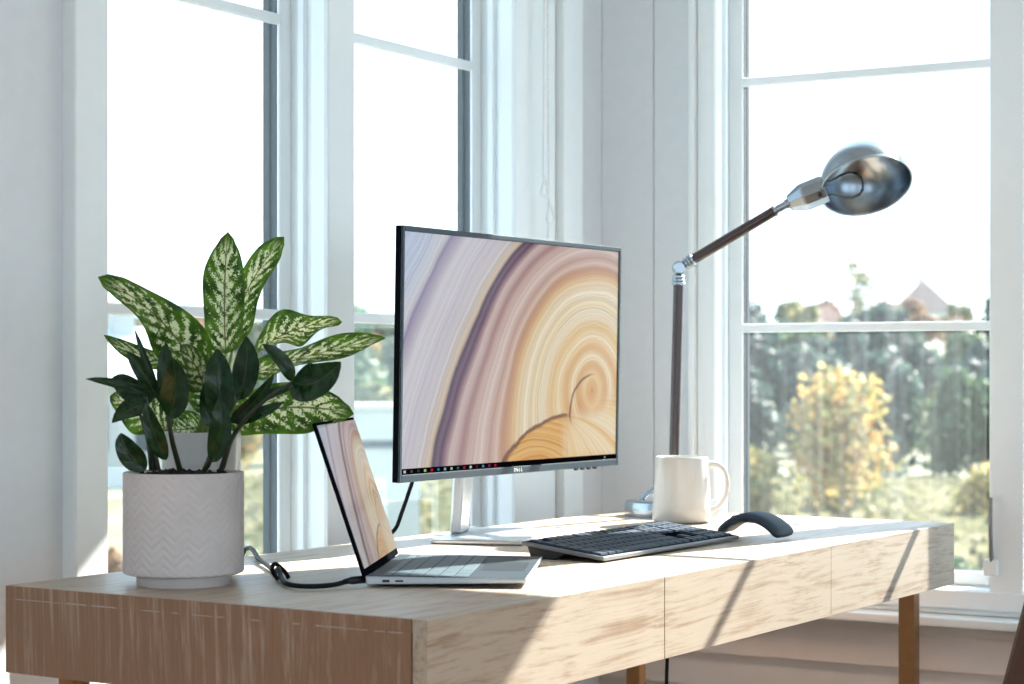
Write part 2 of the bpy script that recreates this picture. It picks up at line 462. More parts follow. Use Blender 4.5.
# ------------------------------------------------------------------ pictures on the two screens
def screen_mat(name, strength):
    m, g, p, o = new_mat(name)
    uv = g.node('ShaderNodeTexCoord'); sp = g.node('ShaderNodeSeparateXYZ')
    g.link(uv.outputs['UV'], sp.inputs[0])
    x = S(g, sp.outputs[0]) * 1.75; y = S(g, sp.outputs[1]) * 1.0
    cb = g.node('ShaderNodeCombineXYZ'); g.link(x, cb.inputs[0]); g.link(y, cb.inputs[1])
    w1 = g.noise(cb.outputs[0], 1.6, 2) - 0.5
    w2 = g.noise(cb.outputs[0], 6.0, 3) - 0.5
    q0 = g.val('SQRT', (x - 1.52) * (x - 1.52) + (y - 0.2) * (y - 0.2))
    dx = x - 1.52; dy = (y - 0.33 + g.smooth(q0, 0.15, 0.85) * 0.24) * 0.92
    r = g.val('SQRT', dx * dx + dy * dy)
    far = g.smooth(r, 0.62, 1.15)
    rr = r + far * y * 0.30 + w1 * 0.09 + w2 * 0.012
    st = [(0.00, (214, 160, 96)), (0.06, (236, 204, 150)), (0.12, (222, 172, 112)), (0.17, (242, 222, 184)), (0.23, (226, 178, 118)),
          (0.30, (240, 220, 180)), (0.36, (232, 196, 140)), (0.44, (238, 224, 196)), (0.52, (234, 214, 176)), (0.60, (236, 222, 194)),
          (0.67, (232, 204, 160)), (0.735, (206, 158, 118)), (0.775, (190, 146, 118)), (0.82, (214, 186, 170)), (0.88, (192, 156, 142)),
          (0.94, (214, 192, 184)), (1.02, (206, 178, 168)), (1.10, (166, 126, 124)), (1.17, (206, 184, 178)), (1.215, (150, 108, 118)),
          (1.245, (74, 44, 76)), (1.272, (122, 84, 108)), (1.30, (66, 40, 72)), (1.325, (206, 184, 160)), (1.40, (204, 198, 200)),
          (1.49, (196, 188, 198)), (1.56, (210, 206, 212)), (1.66, (202, 196, 204)), (1.735, (150, 136, 168)), (1.775, (206, 206, 212)), (1.90, (190, 200, 222))]
    K = 2.0
    base = g.ramp(rr / K, [(a / K, lin(*c)) for a, c in st])
    fine = g.noise(None, 26.0, 3, 0.7, '1D', rr)
    fine2 = g.noise(None, 90.0, 2, 0.6, '1D', rr + w2 * 0.05)
    grain = g.noise(cb.outputs[0], 130, 2)
    near = 1.0 - g.smooth(rr, 0.5, 0.9)
    f = 1.0 + (fine - 0.5) * 0.55 + (fine2 - 0.5) * (0.30 + near * 0.25) + (grain - 0.5) * 0.22
    mul = g.node('ShaderNodeVectorMath', operation='SCALE')
    g.link(base, mul.inputs[0]); g.link(f, mul.inputs['Scale'])
    amb = (1.0 - g.smooth(y, 0.10, 0.44)) * g.smooth(x, 1.18, 1.42)
    tinted = g.mix(amb * 0.55, mul.outputs[0], lin(232, 176, 96), 'MULTIPLY')
    # amber fan low on the right, edged by a ragged dark line
    ex = (x - 1.30) / 0.56; ey = (y + 0.05) / 0.265
    d = g.val('SQRT', ex * ex + ey * ey) + w2 * 0.16 + w1 * 0.2
    rf = g.val('SQRT', (x - 1.02) * (x - 1.02) * 0.7 + (y + 0.12) * (y + 0.12) * 2.2) + w2 * 0.03
    fan_n = g.noise(None, 24.0, 3, 0.7, '1D', rf)
    fan = g.ramp(fan_n, [(0.25, lin(196, 132, 58)), (0.45, lin(224, 164, 86)), (0.6, lin(238, 196, 124)), (0.75, lin(214, 150, 76))])
    right_fade = 1.0 - g.smooth(x, 1.22, 1.42)
    inside = (1.0 - g.smooth(d, 0.97, 1.01)) * right_fade
    c1 = g.mix(inside, tinted, fan)
    px = x - 1.27; py = y - 0.215
    ang = g.val('ARCTAN2', py, px); pr = g.val('SQRT', px * px + py * py)
    fan2_n = g.noise(None, 1.0, 3, 0.65, '1D', ang * 9.0 + pr * 5.0 + w2 * 0.5)
    fan2 = g.ramp(fan2_n, [(0.25, lin(214, 158, 84)), (0.42, lin(236, 196, 130)), (0.55, lin(240, 224, 188)), (0.72, lin(228, 178, 108))])
    m2 = g.smooth(x, 1.22, 1.36) * (1.0 - g.smooth(y + w2 * 0.10 - (x - 1.3) * 0.25, 0.12, 0.26))
    c1 = g.mix(m2, c1, fan2)
    edge = (g.smooth(d, 0.93, 0.985) - g.smooth(d, 1.0, 1.035)) * (1.0 - g.smooth(x, 1.27, 1.34))
    # a second dark arc curling up to the right
    ax = (x - 1.52) / 0.20; ay = (y - 0.235) / 0.17
    d2 = g.val('SQRT', ax * ax + ay * ay) + w2 * 0.2
    arc = (g.smooth(d2, 0.93, 0.98) - g.smooth(d2, 1.0, 1.05)) * (1.0 - g.smooth(x, 1.46, 1.56)) * g.smooth(y, 0.17, 0.22)
    c2 = g.mix(g.val('MAXIMUM', edge, arc) * 0.85, c1, lin(104, 52, 32))
    p.inputs['Base Color'].default_value = (0.01, 0.01, 0.01, 1)
    p.inputs['Roughness'].default_value = 0.16; p.inputs['Specular IOR Level'].default_value = 0.15
    g.link(c2, p.inputs['Emission Color']); p.inputs['Emission Strength'].default_value = strength
    return m

def glow_mat(name, col, strength=0.8):
    m, g, p, o = new_mat(name)
    p.inputs['Base Color'].default_value = (0.0, 0.0, 0.0, 1)
    p.inputs['Specular IOR Level'].default_value = 0.0
    p.inputs['Emission Color'].default_value = col; p.inputs['Emission Strength'].default_value = strength
    return m

def quad_screen(bm, x0, x1, z0, z1, y, thick=0.001):
    """a thin slab whose front face (towards -y) carries the picture"""
    vs = box(bm, x0, x1, y, y + thick, z0, z1)
    uv = bm.loops.layers.uv.new('UVMap')
    for f in bm.faces:
        for l in f.loops:
            l[uv].uv = ((l.vert.co.x - x0) / (x1 - x0), (l.vert.co.z - z0) / (z1 - z0))

def text_mesh(bm, s, size, M, bold=0.0, each=None):
    cu = bpy.data.curves.new('lettering', 'FONT'); cu.body = s; cu.size = size; cu.extrude = size * 0.02; cu.offset = bold
    cu.align_x = 'CENTER'; cu.align_y = 'CENTER'
    to = bpy.data.objects.new('lettering', cu)
    C.objects.link(to)
    dg = bpy.context.evaluated_depsgraph_get()
    me = bpy.data.meshes.new_from_object(to.evaluated_get(dg))
    n0 = len(bm.verts)
    me.transform(M)
    bm.from_mesh(me)
    bpy.data.objects.remove(to); bpy.data.curves.remove(cu); bpy.data.meshes.remove(me)

# ------------------------------------------------------------------ monitor
MX0, MX1, MZ0, MZ1, MY = 0.583, 1.185, 0.0935, 0.4440, 0.455
mon = At('monitor', 'thin-bezel desktop monitor showing swirling sandstone bands, on a silver stand', 'monitor', 0.86, 0.50)
tilt = Matrix.Translation((0, MY, MZ0)) @ Matrix.Rotation(R(1.0), 4, 'X') @ Matrix.Translation((0, -MY, -MZ0))
bm = BM()
ring(bm, MX0 + 0.0055, MX1 - 0.0055, MZ0 + 0.0105, MZ1 - 0.007, 0.0055, MY, MY + 0.003, wb=0.0105, wt=0.007)
bmesh.ops.transform(bm, matrix=tilt, verts=bm.verts)
mon.put('bezel', bm, M_gun, bevel=0.0008)
bm = BM(); box(bm, MX0, MX1, MY + 0.0034, MY + 0.0125, MZ0, MZ1)
bmesh.ops.transform(bm, matrix=tilt, verts=bm.verts)
mon.put('panel_shell', bm, M_bed, bevel=0.0006, label='black panel shell')
bm = BM()
box(bm, MX0 + 0.12, MX1 - 0.12, MY + 0.0128, MY + 0.045, MZ0 + 0.02, MZ0 + 0.25)
bmesh.ops.transform(bm, matrix=tilt, verts=bm.verts)
mon.put('back_housing', bm, M_silver, bevel=0.010, segs=3)
bm = BM()
quad_screen(bm, MX0 + 0.006, MX1 - 0.006, MZ0 + 0.011, MZ1 - 0.0075, MY + 0.0022)
bmesh.ops.transform(bm, matrix=tilt, verts=bm.verts)
scr = mon.put('screen', bm, screen_mat('monitor picture', 0.72), label='lit screen with purple and amber sandstone bands')
bm = BM()
box(bm, MX0 + 0.006, MX1 - 0.006, MY + 0.0012, MY + 0.0020, MZ0 + 0.0105, MZ0 + 0.0185)
bmesh.ops.transform(bm, matrix=tilt, verts=bm.verts)
M_task = glow_mat('black taskbar', lin(10, 10, 14), 0.6)
mon.put('taskbar', bm, M_task, scr, label='black taskbar')
cols = [(235, 235, 240), (90, 90, 96), (70, 70, 76), (190, 232, 120), (230, 40, 60), (60, 140, 200), (150, 200, 220), (170, 220, 190), (70, 110, 140),
        (180, 40, 70), (235, 235, 220), (110, 30, 60), (110, 160, 200), (150, 40, 110), (190, 40, 60)]
for i, c in enumerate(cols):
    xx = MX0 + 0.0105 + i * 0.0162
    bm = BM(); box(bm, xx, xx + 0.0050, MY + 0.0006, MY + 0.0011, MZ0 + 0.0127, MZ0 + 0.0164)
    bmesh.ops.transform(bm, matrix=tilt, verts=bm.verts)
    mon.put('taskbar_icon', bm, glow_mat('icon glow', lin(*c), 0.6), scr, bevel=0.0012)
bm = BM(); box(bm, MX1 - 0.045, MX1 - 0.041, MY + 0.0006, MY + 0.0011, MZ0 + 0.0128, MZ0 + 0.0160); 
bmesh.ops.transform(bm, matrix=tilt, verts=bm.verts)
mon.put('taskbar_icon', bm, glow_mat('icon glow', lin(120, 150, 160), 0.8), scr)
bm = BM()
xm = (MX0 + MX1) / 2
for i, ch in enumerate('DELL'):
    Mx = Matrix.Translation((xm + (i - 1.5) * 0.0062, MY - 0.0002, MZ0 + 0.0052)) @ Matrix.Rotation(R(90), 4, 'X')
    if ch == 'E': Mx = Mx @ Matrix.Rotation(R(38), 4, 'Z')
    text_mesh(bm, ch, 0.0074, Mx, 0.0001)
bmesh.ops.transform(bm, matrix=tilt, verts=bm.verts)
mon.put('logo', bm, plain('pale logo print', lin(225, 230, 232), 0.4, vary=0), label='pale lettered logo')
for i in range(4):
    bm = BM(); box(bm, MX1 - 0.128 + i * 0.019, MX1 - 0.119 + i * 0.019, MY + 0.003, MY + 0.008, MZ0 - 0.0035, MZ0 + 0.001)
    mon.put('button', bm, M_gun, bevel=0.0012)
# stand: thin silver plate turned a little against the panel, slim neck
SR = Matrix.Translation((0.750, 0.362, 0.0003)) @ Matrix.Rotation(R(20), 4, 'Z')
bm = BM(); box(bm, 0, 0.235, 0, 0.135, 0.0, 0.0068, SR); mon.put('base', bm, M_silver, bevel=0.0022, segs=3)
bm = BM()
rows = []
for k in range(9):
    t = k / 8
    zc = 0.0065 + 0.24 * t; yo = 0.012 * math.sin(t * PI * 0.5) - 0.004 * t; w = 0.027 - 0.001 * t; dpt = 0.0085 + 0.0015 * t
    ring_v = []
    for (sx, sy) in ((-1, -1), (1, -1), (1, 1), (-1, 1)):
        v = SR @ Vector((0.120 + sx * w, 0.1225 - yo + sy * dpt, zc)); ring_v.append(bm.verts.new(v))
    rows.append(ring_v)
for a, b in zip(rows, rows[1:]):
    for k in range(4): bm.faces.new((a[k], a[(k + 1) % 4], b[(k + 1) % 4], b[k]))
bm.faces.new(rows[0][::-1]); bm.faces.new(rows[-1])
mon.put('neck', bm, M_silver, bevel=0.004, segs=3, smooth=True)
bm = BM(); box(bm, 0.80, 0.93, MY + 0.040, 0.522, 0.20, 0.265); mon.put('mount', bm, M_silver, bevel=0.006)
bm = BM(); tube(bm, [(0.79, 0.505, 0.20), (0.735, 0.525, 0.125), (0.7153, 0.530, 0.081), (0.700, 0.535, 0.044), (0.695, 0.545, 0.018), (0.693, 0.572, 0.0038), (0.692, 0.598, 0.0038), (0.69, 0.612, -0.02), (0.69, 0.620, -0.30), (0.70, 0.625, -0.70)], 0.0030)
mon.put('cable', bm, M_cable, smooth=True, label='black cable over the back edge of the desk')

# ------------------------------------------------------------------ laptop
LX, LY, LA = 0.2065, 0.2310, R(28)
lap = thing('laptop', 'slim silver laptop open towards the right, its screen showing sandstone bands', 'laptop', desk(LX, LY), DESK_ROT + LA)
# local: x along the hinge 0..0.296, y towards the back (hinge at 0, front edge at -0.199)
LWID, LDEP = 0.296, 0.199
lap.scale = (0.925, 0.925, 0.925)
bm = BM()
vs = box(bm, 0, LWID, -LDEP, 0.0, 0.0035, 0.0135)
for v in vs:
    if v.co.y < -0.1: v.co.z = 0.0118 if v.co.z > 0.008 else 0.0062
    elif v.co.z < 0.008: v.co.z = 0.0030
obj('base', bm, M_lapmetal, lap, bevel=0.0012)
deck = lambda y: 0.0135 + (0.0135 - 0.0118) / LDEP * y
def slope(bm):
    for v in bm.verts: v.co.z += (0.0135 - 0.0118) / LDEP * v.co.y
bm = BM(); box(bm, 0.0015, LWID - 0.0015, -LDEP + 0.0015, -0.002, 0.0134, 0.0138); slope(bm); obj('deck', bm, M_lapdeck, lap, label='grey deck')
bm = BM()
random.seed(3)
uu = 0.0188
ys = [-0.020, -0.033, -0.052, -0.071, -0.090, -0.109]
rows_l = [[1.0] * 15, [1.0] * 13 + [2.0], [1.5] + [1.0] * 12 + [1.5], [1.75] + [1.0] * 11 + [2.25], [2.25] + [1.0] * 10 + [2.75], [1, 1, 1, 1.25, 5.5, 1.25, 1, 1, 1, 1]]
for r_i, (row, yy) in enumerate(zip(rows_l, ys)):
    x = 0.0075; tot = sum(row); un = (LWID - 0.015) / tot
    for kw in row:
        hgt = 0.0095 if r_i == 0 else 0.0168
        box(bm, x + 0.0010, x + kw * un - 0.0010, yy - hgt, yy, 0.0138, 0.01435); x += kw * un
slope(bm)
obj('keys', bm, M_lapkey, lap, bevel=0.0004, segs=1, label='pale grey keys')
bm = BM(); box(bm, 0.092, 0.204, -0.190, -0.132, 0.0137, 0.01395); slope(bm); obj('touchpad', bm, M_touch, lap, bevel=0.0003, segs=1)
bm = BM(); box(bm, -0.0003, 0.0006, -0.030, -0.021, 0.0062, 0.0095); box(bm, -0.0003, 0.0006, -0.047, -0.037, 0.0068, 0.0092); obj('port', bm, M_black, lap)
bm = BM(); box(bm, 0.03, 0.266, -0.150, -0.025, 0.0, 0.0036); obj('rubber_foot', bm, M_black, lap, bevel=0.001)
hinge = bpy.data.objects.new('lid', None)
LT = Matrix.Translation((0, -0.001, 0.0140)) @ Matrix.Rotation(R(-18.5), 4, 'X')
bm = BM(); box(bm, 0, LWID, 0.0004, 0.0052, 0.0, 0.199); bmesh.ops.transform(bm, matrix=LT, verts=bm.verts)
lid = obj('lid', bm, M_bed, lap, bevel=0.0012)
bm = BM(); quad_screen(bm, 0.0035, LWID - 0.0035, 0.009, 0.195, -0.0006, 0.0009); bmesh.ops.transform(bm, matrix=LT, verts=bm.verts)
obj('screen', bm, screen_mat('laptop picture', 0.42), lid, label='lit screen with sandstone bands')
bm = BM(); lathe(bm, [(0.0048, 0), (0.0048, 0.21)], 16, Matrix.Translation((0.043, 0.0015, 0.0112)) @ Matrix.Rotation(R(90), 4, 'Y'))
obj('hinge', bm, M_bed, lap, smooth=True)

# ------------------------------------------------------------------ laptop power cable
cab = At('charging_cable', 'black charging cable from the laptop to behind the herringbone pot', 'cable', 0.21, 0.30)
pts = [(0.214, 0.243, 0.0075), (0.196, 0.249, 0.0065), (0.172, 0.252, 0.0045), (0.148, 0.268, 0.0042), (0.152, 0.300, 0.0045), (0.190, 0.340, 0.006),
       (0.216, 0.366, 0.013), (0.245, 0.395, 0.005), (0.300, 0.450, 0.0045), (0.365, 0.522, 0.006), (0.402, 0.556, 0.0060), (0.448, 0.606, 0.0085), (0.462, 0.632, -0.010), (0.466, 0.650, -0.10), (0.46, 0.655, -0.5), (0.45, 0.65, -0.752)]
bm = BM(); tube(bm, pts, 0.0030, 10); cab.put('lead', bm, M_cable, smooth=True)
bm = BM(); lathe(bm, [(0.0, 0), (0.0040, 0.001), (0.0046, 0.004), (0.0046, 0.022), (0.0036, 0.026), (0.0028, 0.032)], 14, axis_matrix((0.222, 0.2385, 0.0078), (-0.026, 0.011, -0.0008))); cab.put('plug', bm, M_black, smooth=True)
bm = BM(); tube(bm, [(0.205, 0.358, 0.002), (0.207, 0.368, 0.012), (0.217, 0.372, 0.0185), (0.226, 0.366, 0.010), (0.225, 0.358, 0.002)], 0.0026, 8); cab.put('cable_tie', bm, M_cable, smooth=True)

# ------------------------------------------------------------------ keyboard
KX, KY = 0.596, 0.143
kb = thing('keyboard', 'full-size dark keyboard with silver edge lying in front of the monitor', 'keyboard', desk(KX, KY), DESK_ROT)
KL, KD = 0.392, 0.126
KT = Matrix.Rotation(R(6.8), 4, 'X')
bm = BM(); box(bm, 0, KL, 0, KD, 0.0022, 0.0078); bmesh.ops.transform(bm, matrix=KT, verts=bm.verts)
obj('chassis', bm, plain('silver grey keyboard shell', lin(112, 116, 120), 0.45, 0.3, vary=0.02), kb, bevel=0.0016, segs=2)
bm = BM()
for (y, z) in ((0.060, 0.0093), (0.118, 0.0162), (0.112, 0.0), (0.075, 0.0)):
    for x in (0.004, KL - 0.004): bm.verts.new((x, y, z))
bm.verts.ensure_lookup_table(); V = bm.verts
for q in ((0, 2, 4, 6), (1, 7, 5, 3), (0, 1, 3, 2), (2, 3, 5, 4), (4, 5, 7, 6), (6, 7, 1, 0)): bm.faces.new([V[i] for i in q])
obj('wedge_foot', bm, M_black, kb, bevel=0.001)
bm = BM(); box(bm, 0.0035, KL - 0.0035, 0.0045, KD - 0.004, 0.0076, 0.0082); bmesh.ops.transform(bm, matrix=KT, verts=bm.verts)
obj('key_bed', bm, M_bed, kb, label='black key bed')
bm = BM()
un = 0.0166; rd = 0.0188
main = [[1, None, 1, 1, 1, 1, .5, 1, 1, 1, 1, .5, 1, 1, 1, 1], [1] * 13 + [2], [1.5] + [1] * 12 + [1.5], [1.75] + [1] * 11 + [2.25], [2.25] + [1] * 10 + [2.75], [1.25, 1.25, 1.25, 6.25, 1.25, 1.25, 1.25, 1.25]]
def keyrow(row, x, y, dep=rd):
    for kw in row:
        if kw is None: x += un; continue
        if kw == .5: x += un * .5; continue
        vs = box(bm, x + 0.0009, x + kw * un - 0.0009, y + 0.0010, y + dep - 0.0014, 0.0076, 0.0106)
        cx = x + kw * un / 2; cy = y + dep / 2
        for v in vs:
            if v.co.z > 0.009: v.co.x += (cx - v.co.x) * 0.0012 / max(1e-4, abs(cx - v.co.x)); v.co.y += (cy - v.co.y) * 0.0010 / max(1e-4, abs(cy - v.co.y))
        x += kw * un
for i, row in enumerate(main):
    y = KD - 0.0065 - rd * (i + 1)
    keyrow(row, 0.005, y)
x = 0.005 + un * 15.35
for i, row in enumerate([[1, 1, 1], [1, 1, 1], [1, 1, 1], [], [None, 1], [1, 1, 1]]): keyrow(row, x, KD - 0.0065 - rd * (i + 1))
x = 0.005 + un * 18.7
for i, row in enumerate([[1, 1, 1, 1], [1, 1, 1, 1], [1, 1, 1, 1], [1, 1, 1, 1], [1, 1, 1, 1], [2, 1, 1]]): keyrow(row, x, KD - 0.0065 - rd * (i + 1))
bmesh.ops.transform(bm, matrix=KT, verts=bm.verts)
obj('keys', bm, M_key, kb, label='dark slate keys')

# ------------------------------------------------------------------ arched mouse
ms = thing('computer_mouse', 'slate arched computer mouse beside the right end of the keyboard', 'mouse', desk(1.041, 0.143), DESK_ROT + R(-2))
bm = BM()
rows = []
NS, NC = 40, 20
for i in range(NS + 1):
    s = -1 + 2 * i / NS
    y = s * 0.051
    zc = 0.0060 + 0.0255 * (1 - abs(s - 0.02) ** 2.1) ** 0.95 if abs(s - 0.02) < 1 else 0.0065
    dz = (-0.0255 * 2.1 * abs(s - 0.02) ** 1.1 * (1 if s > 0.02 else -1)) / 0.051
    tn = Vector((0, 1, dz * 0.9)).normalized(); nn = Vector((0, -tn.z, tn.y))
    e = max(0.0, 1 - max(0, abs(s) - 0.86) / 0.14)
    e = math.sqrt(max(0.02, 1 - (1 - e) ** 2))
    hw = (0.0275 + (0.002 if s < 0 else 0.0) * abs(s)) * (0.55 + 0.45 * e); ht = (0.0080 if s < 0 else 0.0080 - 0.0030 * s) * e
    row = []
    for k in range(NC):
        a = 2 * PI * k / NC
        cx = math.copysign(abs(math.cos(a)) ** 0.6, math.cos(a)); sz = math.copysign(abs(math.sin(a)) ** 0.8, math.sin(a))
        pnt = Vector((cx * hw, y, zc)) + nn * (sz * ht)
        pnt.z = max(pnt.z, 0.0002)
        row.append(bm.verts.new(pnt))
    rows.append(row)
for a, b in zip(rows, rows[1:]):
    for k in range(NC): bm.faces.new((a[k], a[(k + 1) % NC], b[(k + 1) % NC], b[k]))
bm.faces.new(rows[0][::-1]); bm.faces.new(rows[-1])
obj('body', bm, M_mouse, ms, smooth=True, angle=60)
bm = BM(); lathe(bm, [(0.0035, -0.0035), (0.0062, -0.003), (0.0062, 0.003), (0.0035, 0.0035)], 20, Matrix.Translation((0, 0.033, 0.0265)) @ Matrix.Rotation(R(90), 4, 'Y'))
obj('scroll_wheel', bm, M_black, ms, smooth=True)

# ------------------------------------------------------------------ mug
mg = At('mug', 'plain white ceramic mug standing in front of the lamp pole', 'mug', 1.255, 0.374)
MT = Matrix.Translation((1.254, 0.376, 0)) @ Matrix.Diagonal((1.06, 1.06, 1, 1))
bm = BM()
lathe(bm, [(0.0, 0.0005), (0.036, 0.0), (0.0425, 0.002), (0.0450, 0.006), (0.0440, 0.03), (0.0415, 0.075), (0.0398, 0.104), (0.0392, 0.1065), (0.0380, 0.1068), (0.0370, 0.105), (0.0378, 0.09), (0.0405, 0.02), (0.036, 0.009), (0.0, 0.008)], 64, MT, False, False)
mg.put('cup', bm, M_ceramic, smooth=True, angle=180)
bm = BM()
hd = Vector((0.539, -0.842, 0))      # the handle stands out towards the right
hp = [(0.0405, 0.093), (0.052, 0.0935), (0.063, 0.088), (0.0695, 0.074), (0.0705, 0.058), (0.066, 0.040), (0.056, 0.026), (0.0425, 0.019)]
tube(bm, [Vector((1.255, 0.374, 0)) + hd * a + Vector((0, 0, b)) for a, b in hp], lambda t: 0.0048 + 0.0012 * abs(2 * t - 1) ** 2, 12)
mg.put('handle', bm, M_ceramic, smooth=True)

# ------------------------------------------------------------------ lamp
BX, BY = 1.377, 0.4516
lp = At('desk_lamp', 'pharmacy-style desk lamp with dark pole and nickel dome shade', 'lamp', BX, BY)
bm = BM(); lathe(bm, [(0.0, 0.0), (0.0865, 0.0), (0.0872, 0.002), (0.0872, 0.0215), (0.086, 0.0245), (0.083, 0.026), (0.03, 0.0275), (0.0, 0.0278)], 72, Matrix.Translation((BX, BY, 0)), False, False)
lp.put('base', bm, M_lampmetal, smooth=True, label='round nickel base')
bm = BM()
tube(bm, [(BX - 0.030, BY + 0.052, 0.0275), (BX - 0.024, BY + 0.042, 0.038), (BX - 0.012, BY + 0.022, 0.049), (BX - 0.004, BY + 0.006, 0.054)], 0.0050, 12)
lp.put('bracket', bm, M_lampmetal, smooth=True)
J = Vector((1.3797, 0.4474, 0.4195)); PB = Vector((1.3742, 0.4556, 0.0270)); PT = J + (PB - J).normalized() * 0.029
bm = BM(); dv = PT - PB; lathe(bm, [(0.0088, 0.0), (0.0088, dv.length)], 24, axis_matrix(PB, dv)); lp.put('pole', bm, M_lampdark, smooth=True, label='dark lacquered pole')
bm = BM(); lathe(bm, [(0.016, 0), (0.016, 0.004), (0.012, 0.008), (0.010, 0.016)], 24, axis_matrix(PB, dv)); lp.put('foot_collar', bm, M_lampmetal, smooth=True)
def collar(p, d, r=0.0098):
    bm = BM()
    pr = [(0.006, 0.0)]
    for k in range(3):
        z0 = 0.001 + k * 0.0058
        pr += [(r * (0.92 + 0.06 * k), z0), (r * (1.06 + 0.07 * k), z0 + 0.0015), (r * (1.06 + 0.07 * k), z0 + 0.0038), (r * (0.94 + 0.06 * k), z0 + 0.0052)]
    pr += [(0.006, 0.0195)]
    lathe(bm, pr, 24, axis_matrix(p, d)); return bm
lp.put('collar', collar(J + (PB - J).normalized() * 0.0115, PB - J), M_lampmetal, smooth=True, angle=30)
SH = Vector((1.4985, 0.1593, 0.5530))       # centre of the shade's rim
A1 = Vector((1.4440, 0.3000, 0.5140))
ad = (A1 - J).normalized()
# hinge knuckle: a short barrel seen end on
view = Vector((0.842, 0.539, 0)).normalized()
bm = BM(); lathe(bm, [(0.0, -0.010), (0.0085, -0.010), (0.0112, -0.0075), (0.0118, -0.003), (0.0118, 0.003), (0.0112, 0.0075), (0.0085, 0.010), (0.0, 0.010)], 28, axis_matrix(J, view), False, False); lp.put('knuckle', bm, M_lampmetal, smooth=True)
lp.put('collar', collar(J + ad * 0.0105, ad), M_lampmetal, smooth=True, angle=30)
bm = BM(); lathe(bm, [(0.0088, 0.0), (0.0088, (A1 - J).length - 0.0295)], 24, axis_matrix(J + ad * 0.0295, ad)); lp.put('arm', bm, M_lampdark, smooth=True, label='dark lacquered arm')
SK0 = Vector((1.4530, 0.2790, 0.5262)); sd = (Vector((1.4770, 0.2230, 0.5500)) - SK0).normalized()
bm = BM(); lathe(bm, [(0.0105, -0.0015), (0.0105, 0.002), (0.0068, 0.003), (0.0068, (SK0 - A1).length - 0.006), (0.0088, (SK0 - A1).length - 0.004), (0.0088, (SK0 - A1).length + 0.004)], 24, axis_matrix(A1, SK0 - A1)); lp.put('arm_tip', bm, M_lampmetal, smooth=True, angle=30)
bm = BM(); Ls = 0.064; lathe(bm, [(0.0115, 0.0), (0.0145, 0.002), (0.0235, 0.024), (0.0245, 0.028), (0.0245, Ls), (0.021, Ls + 0.002)], 10, axis_matrix(SK0, sd)); lp.put('socket', bm, M_lampmetal, bevel=0.001)
vdir = Vector((0.842, 0.539, 0)); rdir = Vector((0.539, -0.842, 0))
bm = BM(); q = SK0 + sd * 0.052 - vdir * 0.0240 - Vector((0, 0, 0.008)); lathe(bm, [(0.0038, -0.002), (0.0038, 0.0042), (0.002, 0.0048)], 14, axis_matrix(q, -vdir)); lp.put('switch', bm, M_black, smooth=True)
ax = (-vdir * 0.56 + Vector((0, 0, -0.82)) + rdir * 0.10).normalized()     # the way the shade opens
RS = 0.0765
prof = []
for k in range(25):
    a = PI / 2 * k / 24
    prof.append((max(1e-4, RS * math.sin(a)), -RS * 1.0 * math.cos(a)))
prof += [(RS + 0.0012, 0.0), (RS + 0.0016, 0.0012), (RS + 0.0004, 0.0022), (RS - 0.0012, 0.0012)]
for k in range(24, -1, -1):
    a = PI / 2 * k / 24
    prof.append((max(1e-4, (RS - 0.0016) * math.sin(a)), -(RS - 0.0016) * math.cos(a)))
bm = BM(); lathe(bm, prof, 72, axis_matrix(SH, ax), False, False); lp.put('lamp_shade', bm, M_lampmetal, smooth=True, angle=180, label='polished nickel dome shade')
bc = SK0 + sd * 0.066; bd = (SH - ax * 0.006 + rdir * (-0.004) - bc).normalized()
bm = BM(); lathe(bm, [(0.0, 0.0), (0.0125, 0.0), (0.0125, 0.010), (0.015, 0.016), (0.0215, 0.030), (0.0235, 0.042), (0.0205, 0.054), (0.012, 0.062), (0.0, 0.064)], 32, axis_matrix(bc, bd), False, False)
m_b, g_b, p_b, o_b = new_mat('clear bulb glass'); g_b.nt.nodes.remove(p_b)
t_b = g_b.node('ShaderNodeBsdfTransparent'); t_b.inputs[0].default_value = (0.86, 0.90, 0.93, 1); l_b = g_b.node('ShaderNodeBsdfGlossy'); l_b.inputs['Roughness'].default_value = 0.05
f_b = g_b.node('ShaderNodeFresnel'); f_b.inputs[0].default_value = 1.22; x_b = g_b.node('ShaderNodeMixShader')
g_b.link(f_b.outputs[0], x_b.inputs[0]); g_b.link(t_b.outputs[0], x_b.inputs[1]); g_b.link(l_b.outputs[0], x_b.inputs[2]); g_b.link(x_b.outputs[0], o_b.inputs[0])
lp.put('bulb', bm, m_b, smooth=True)

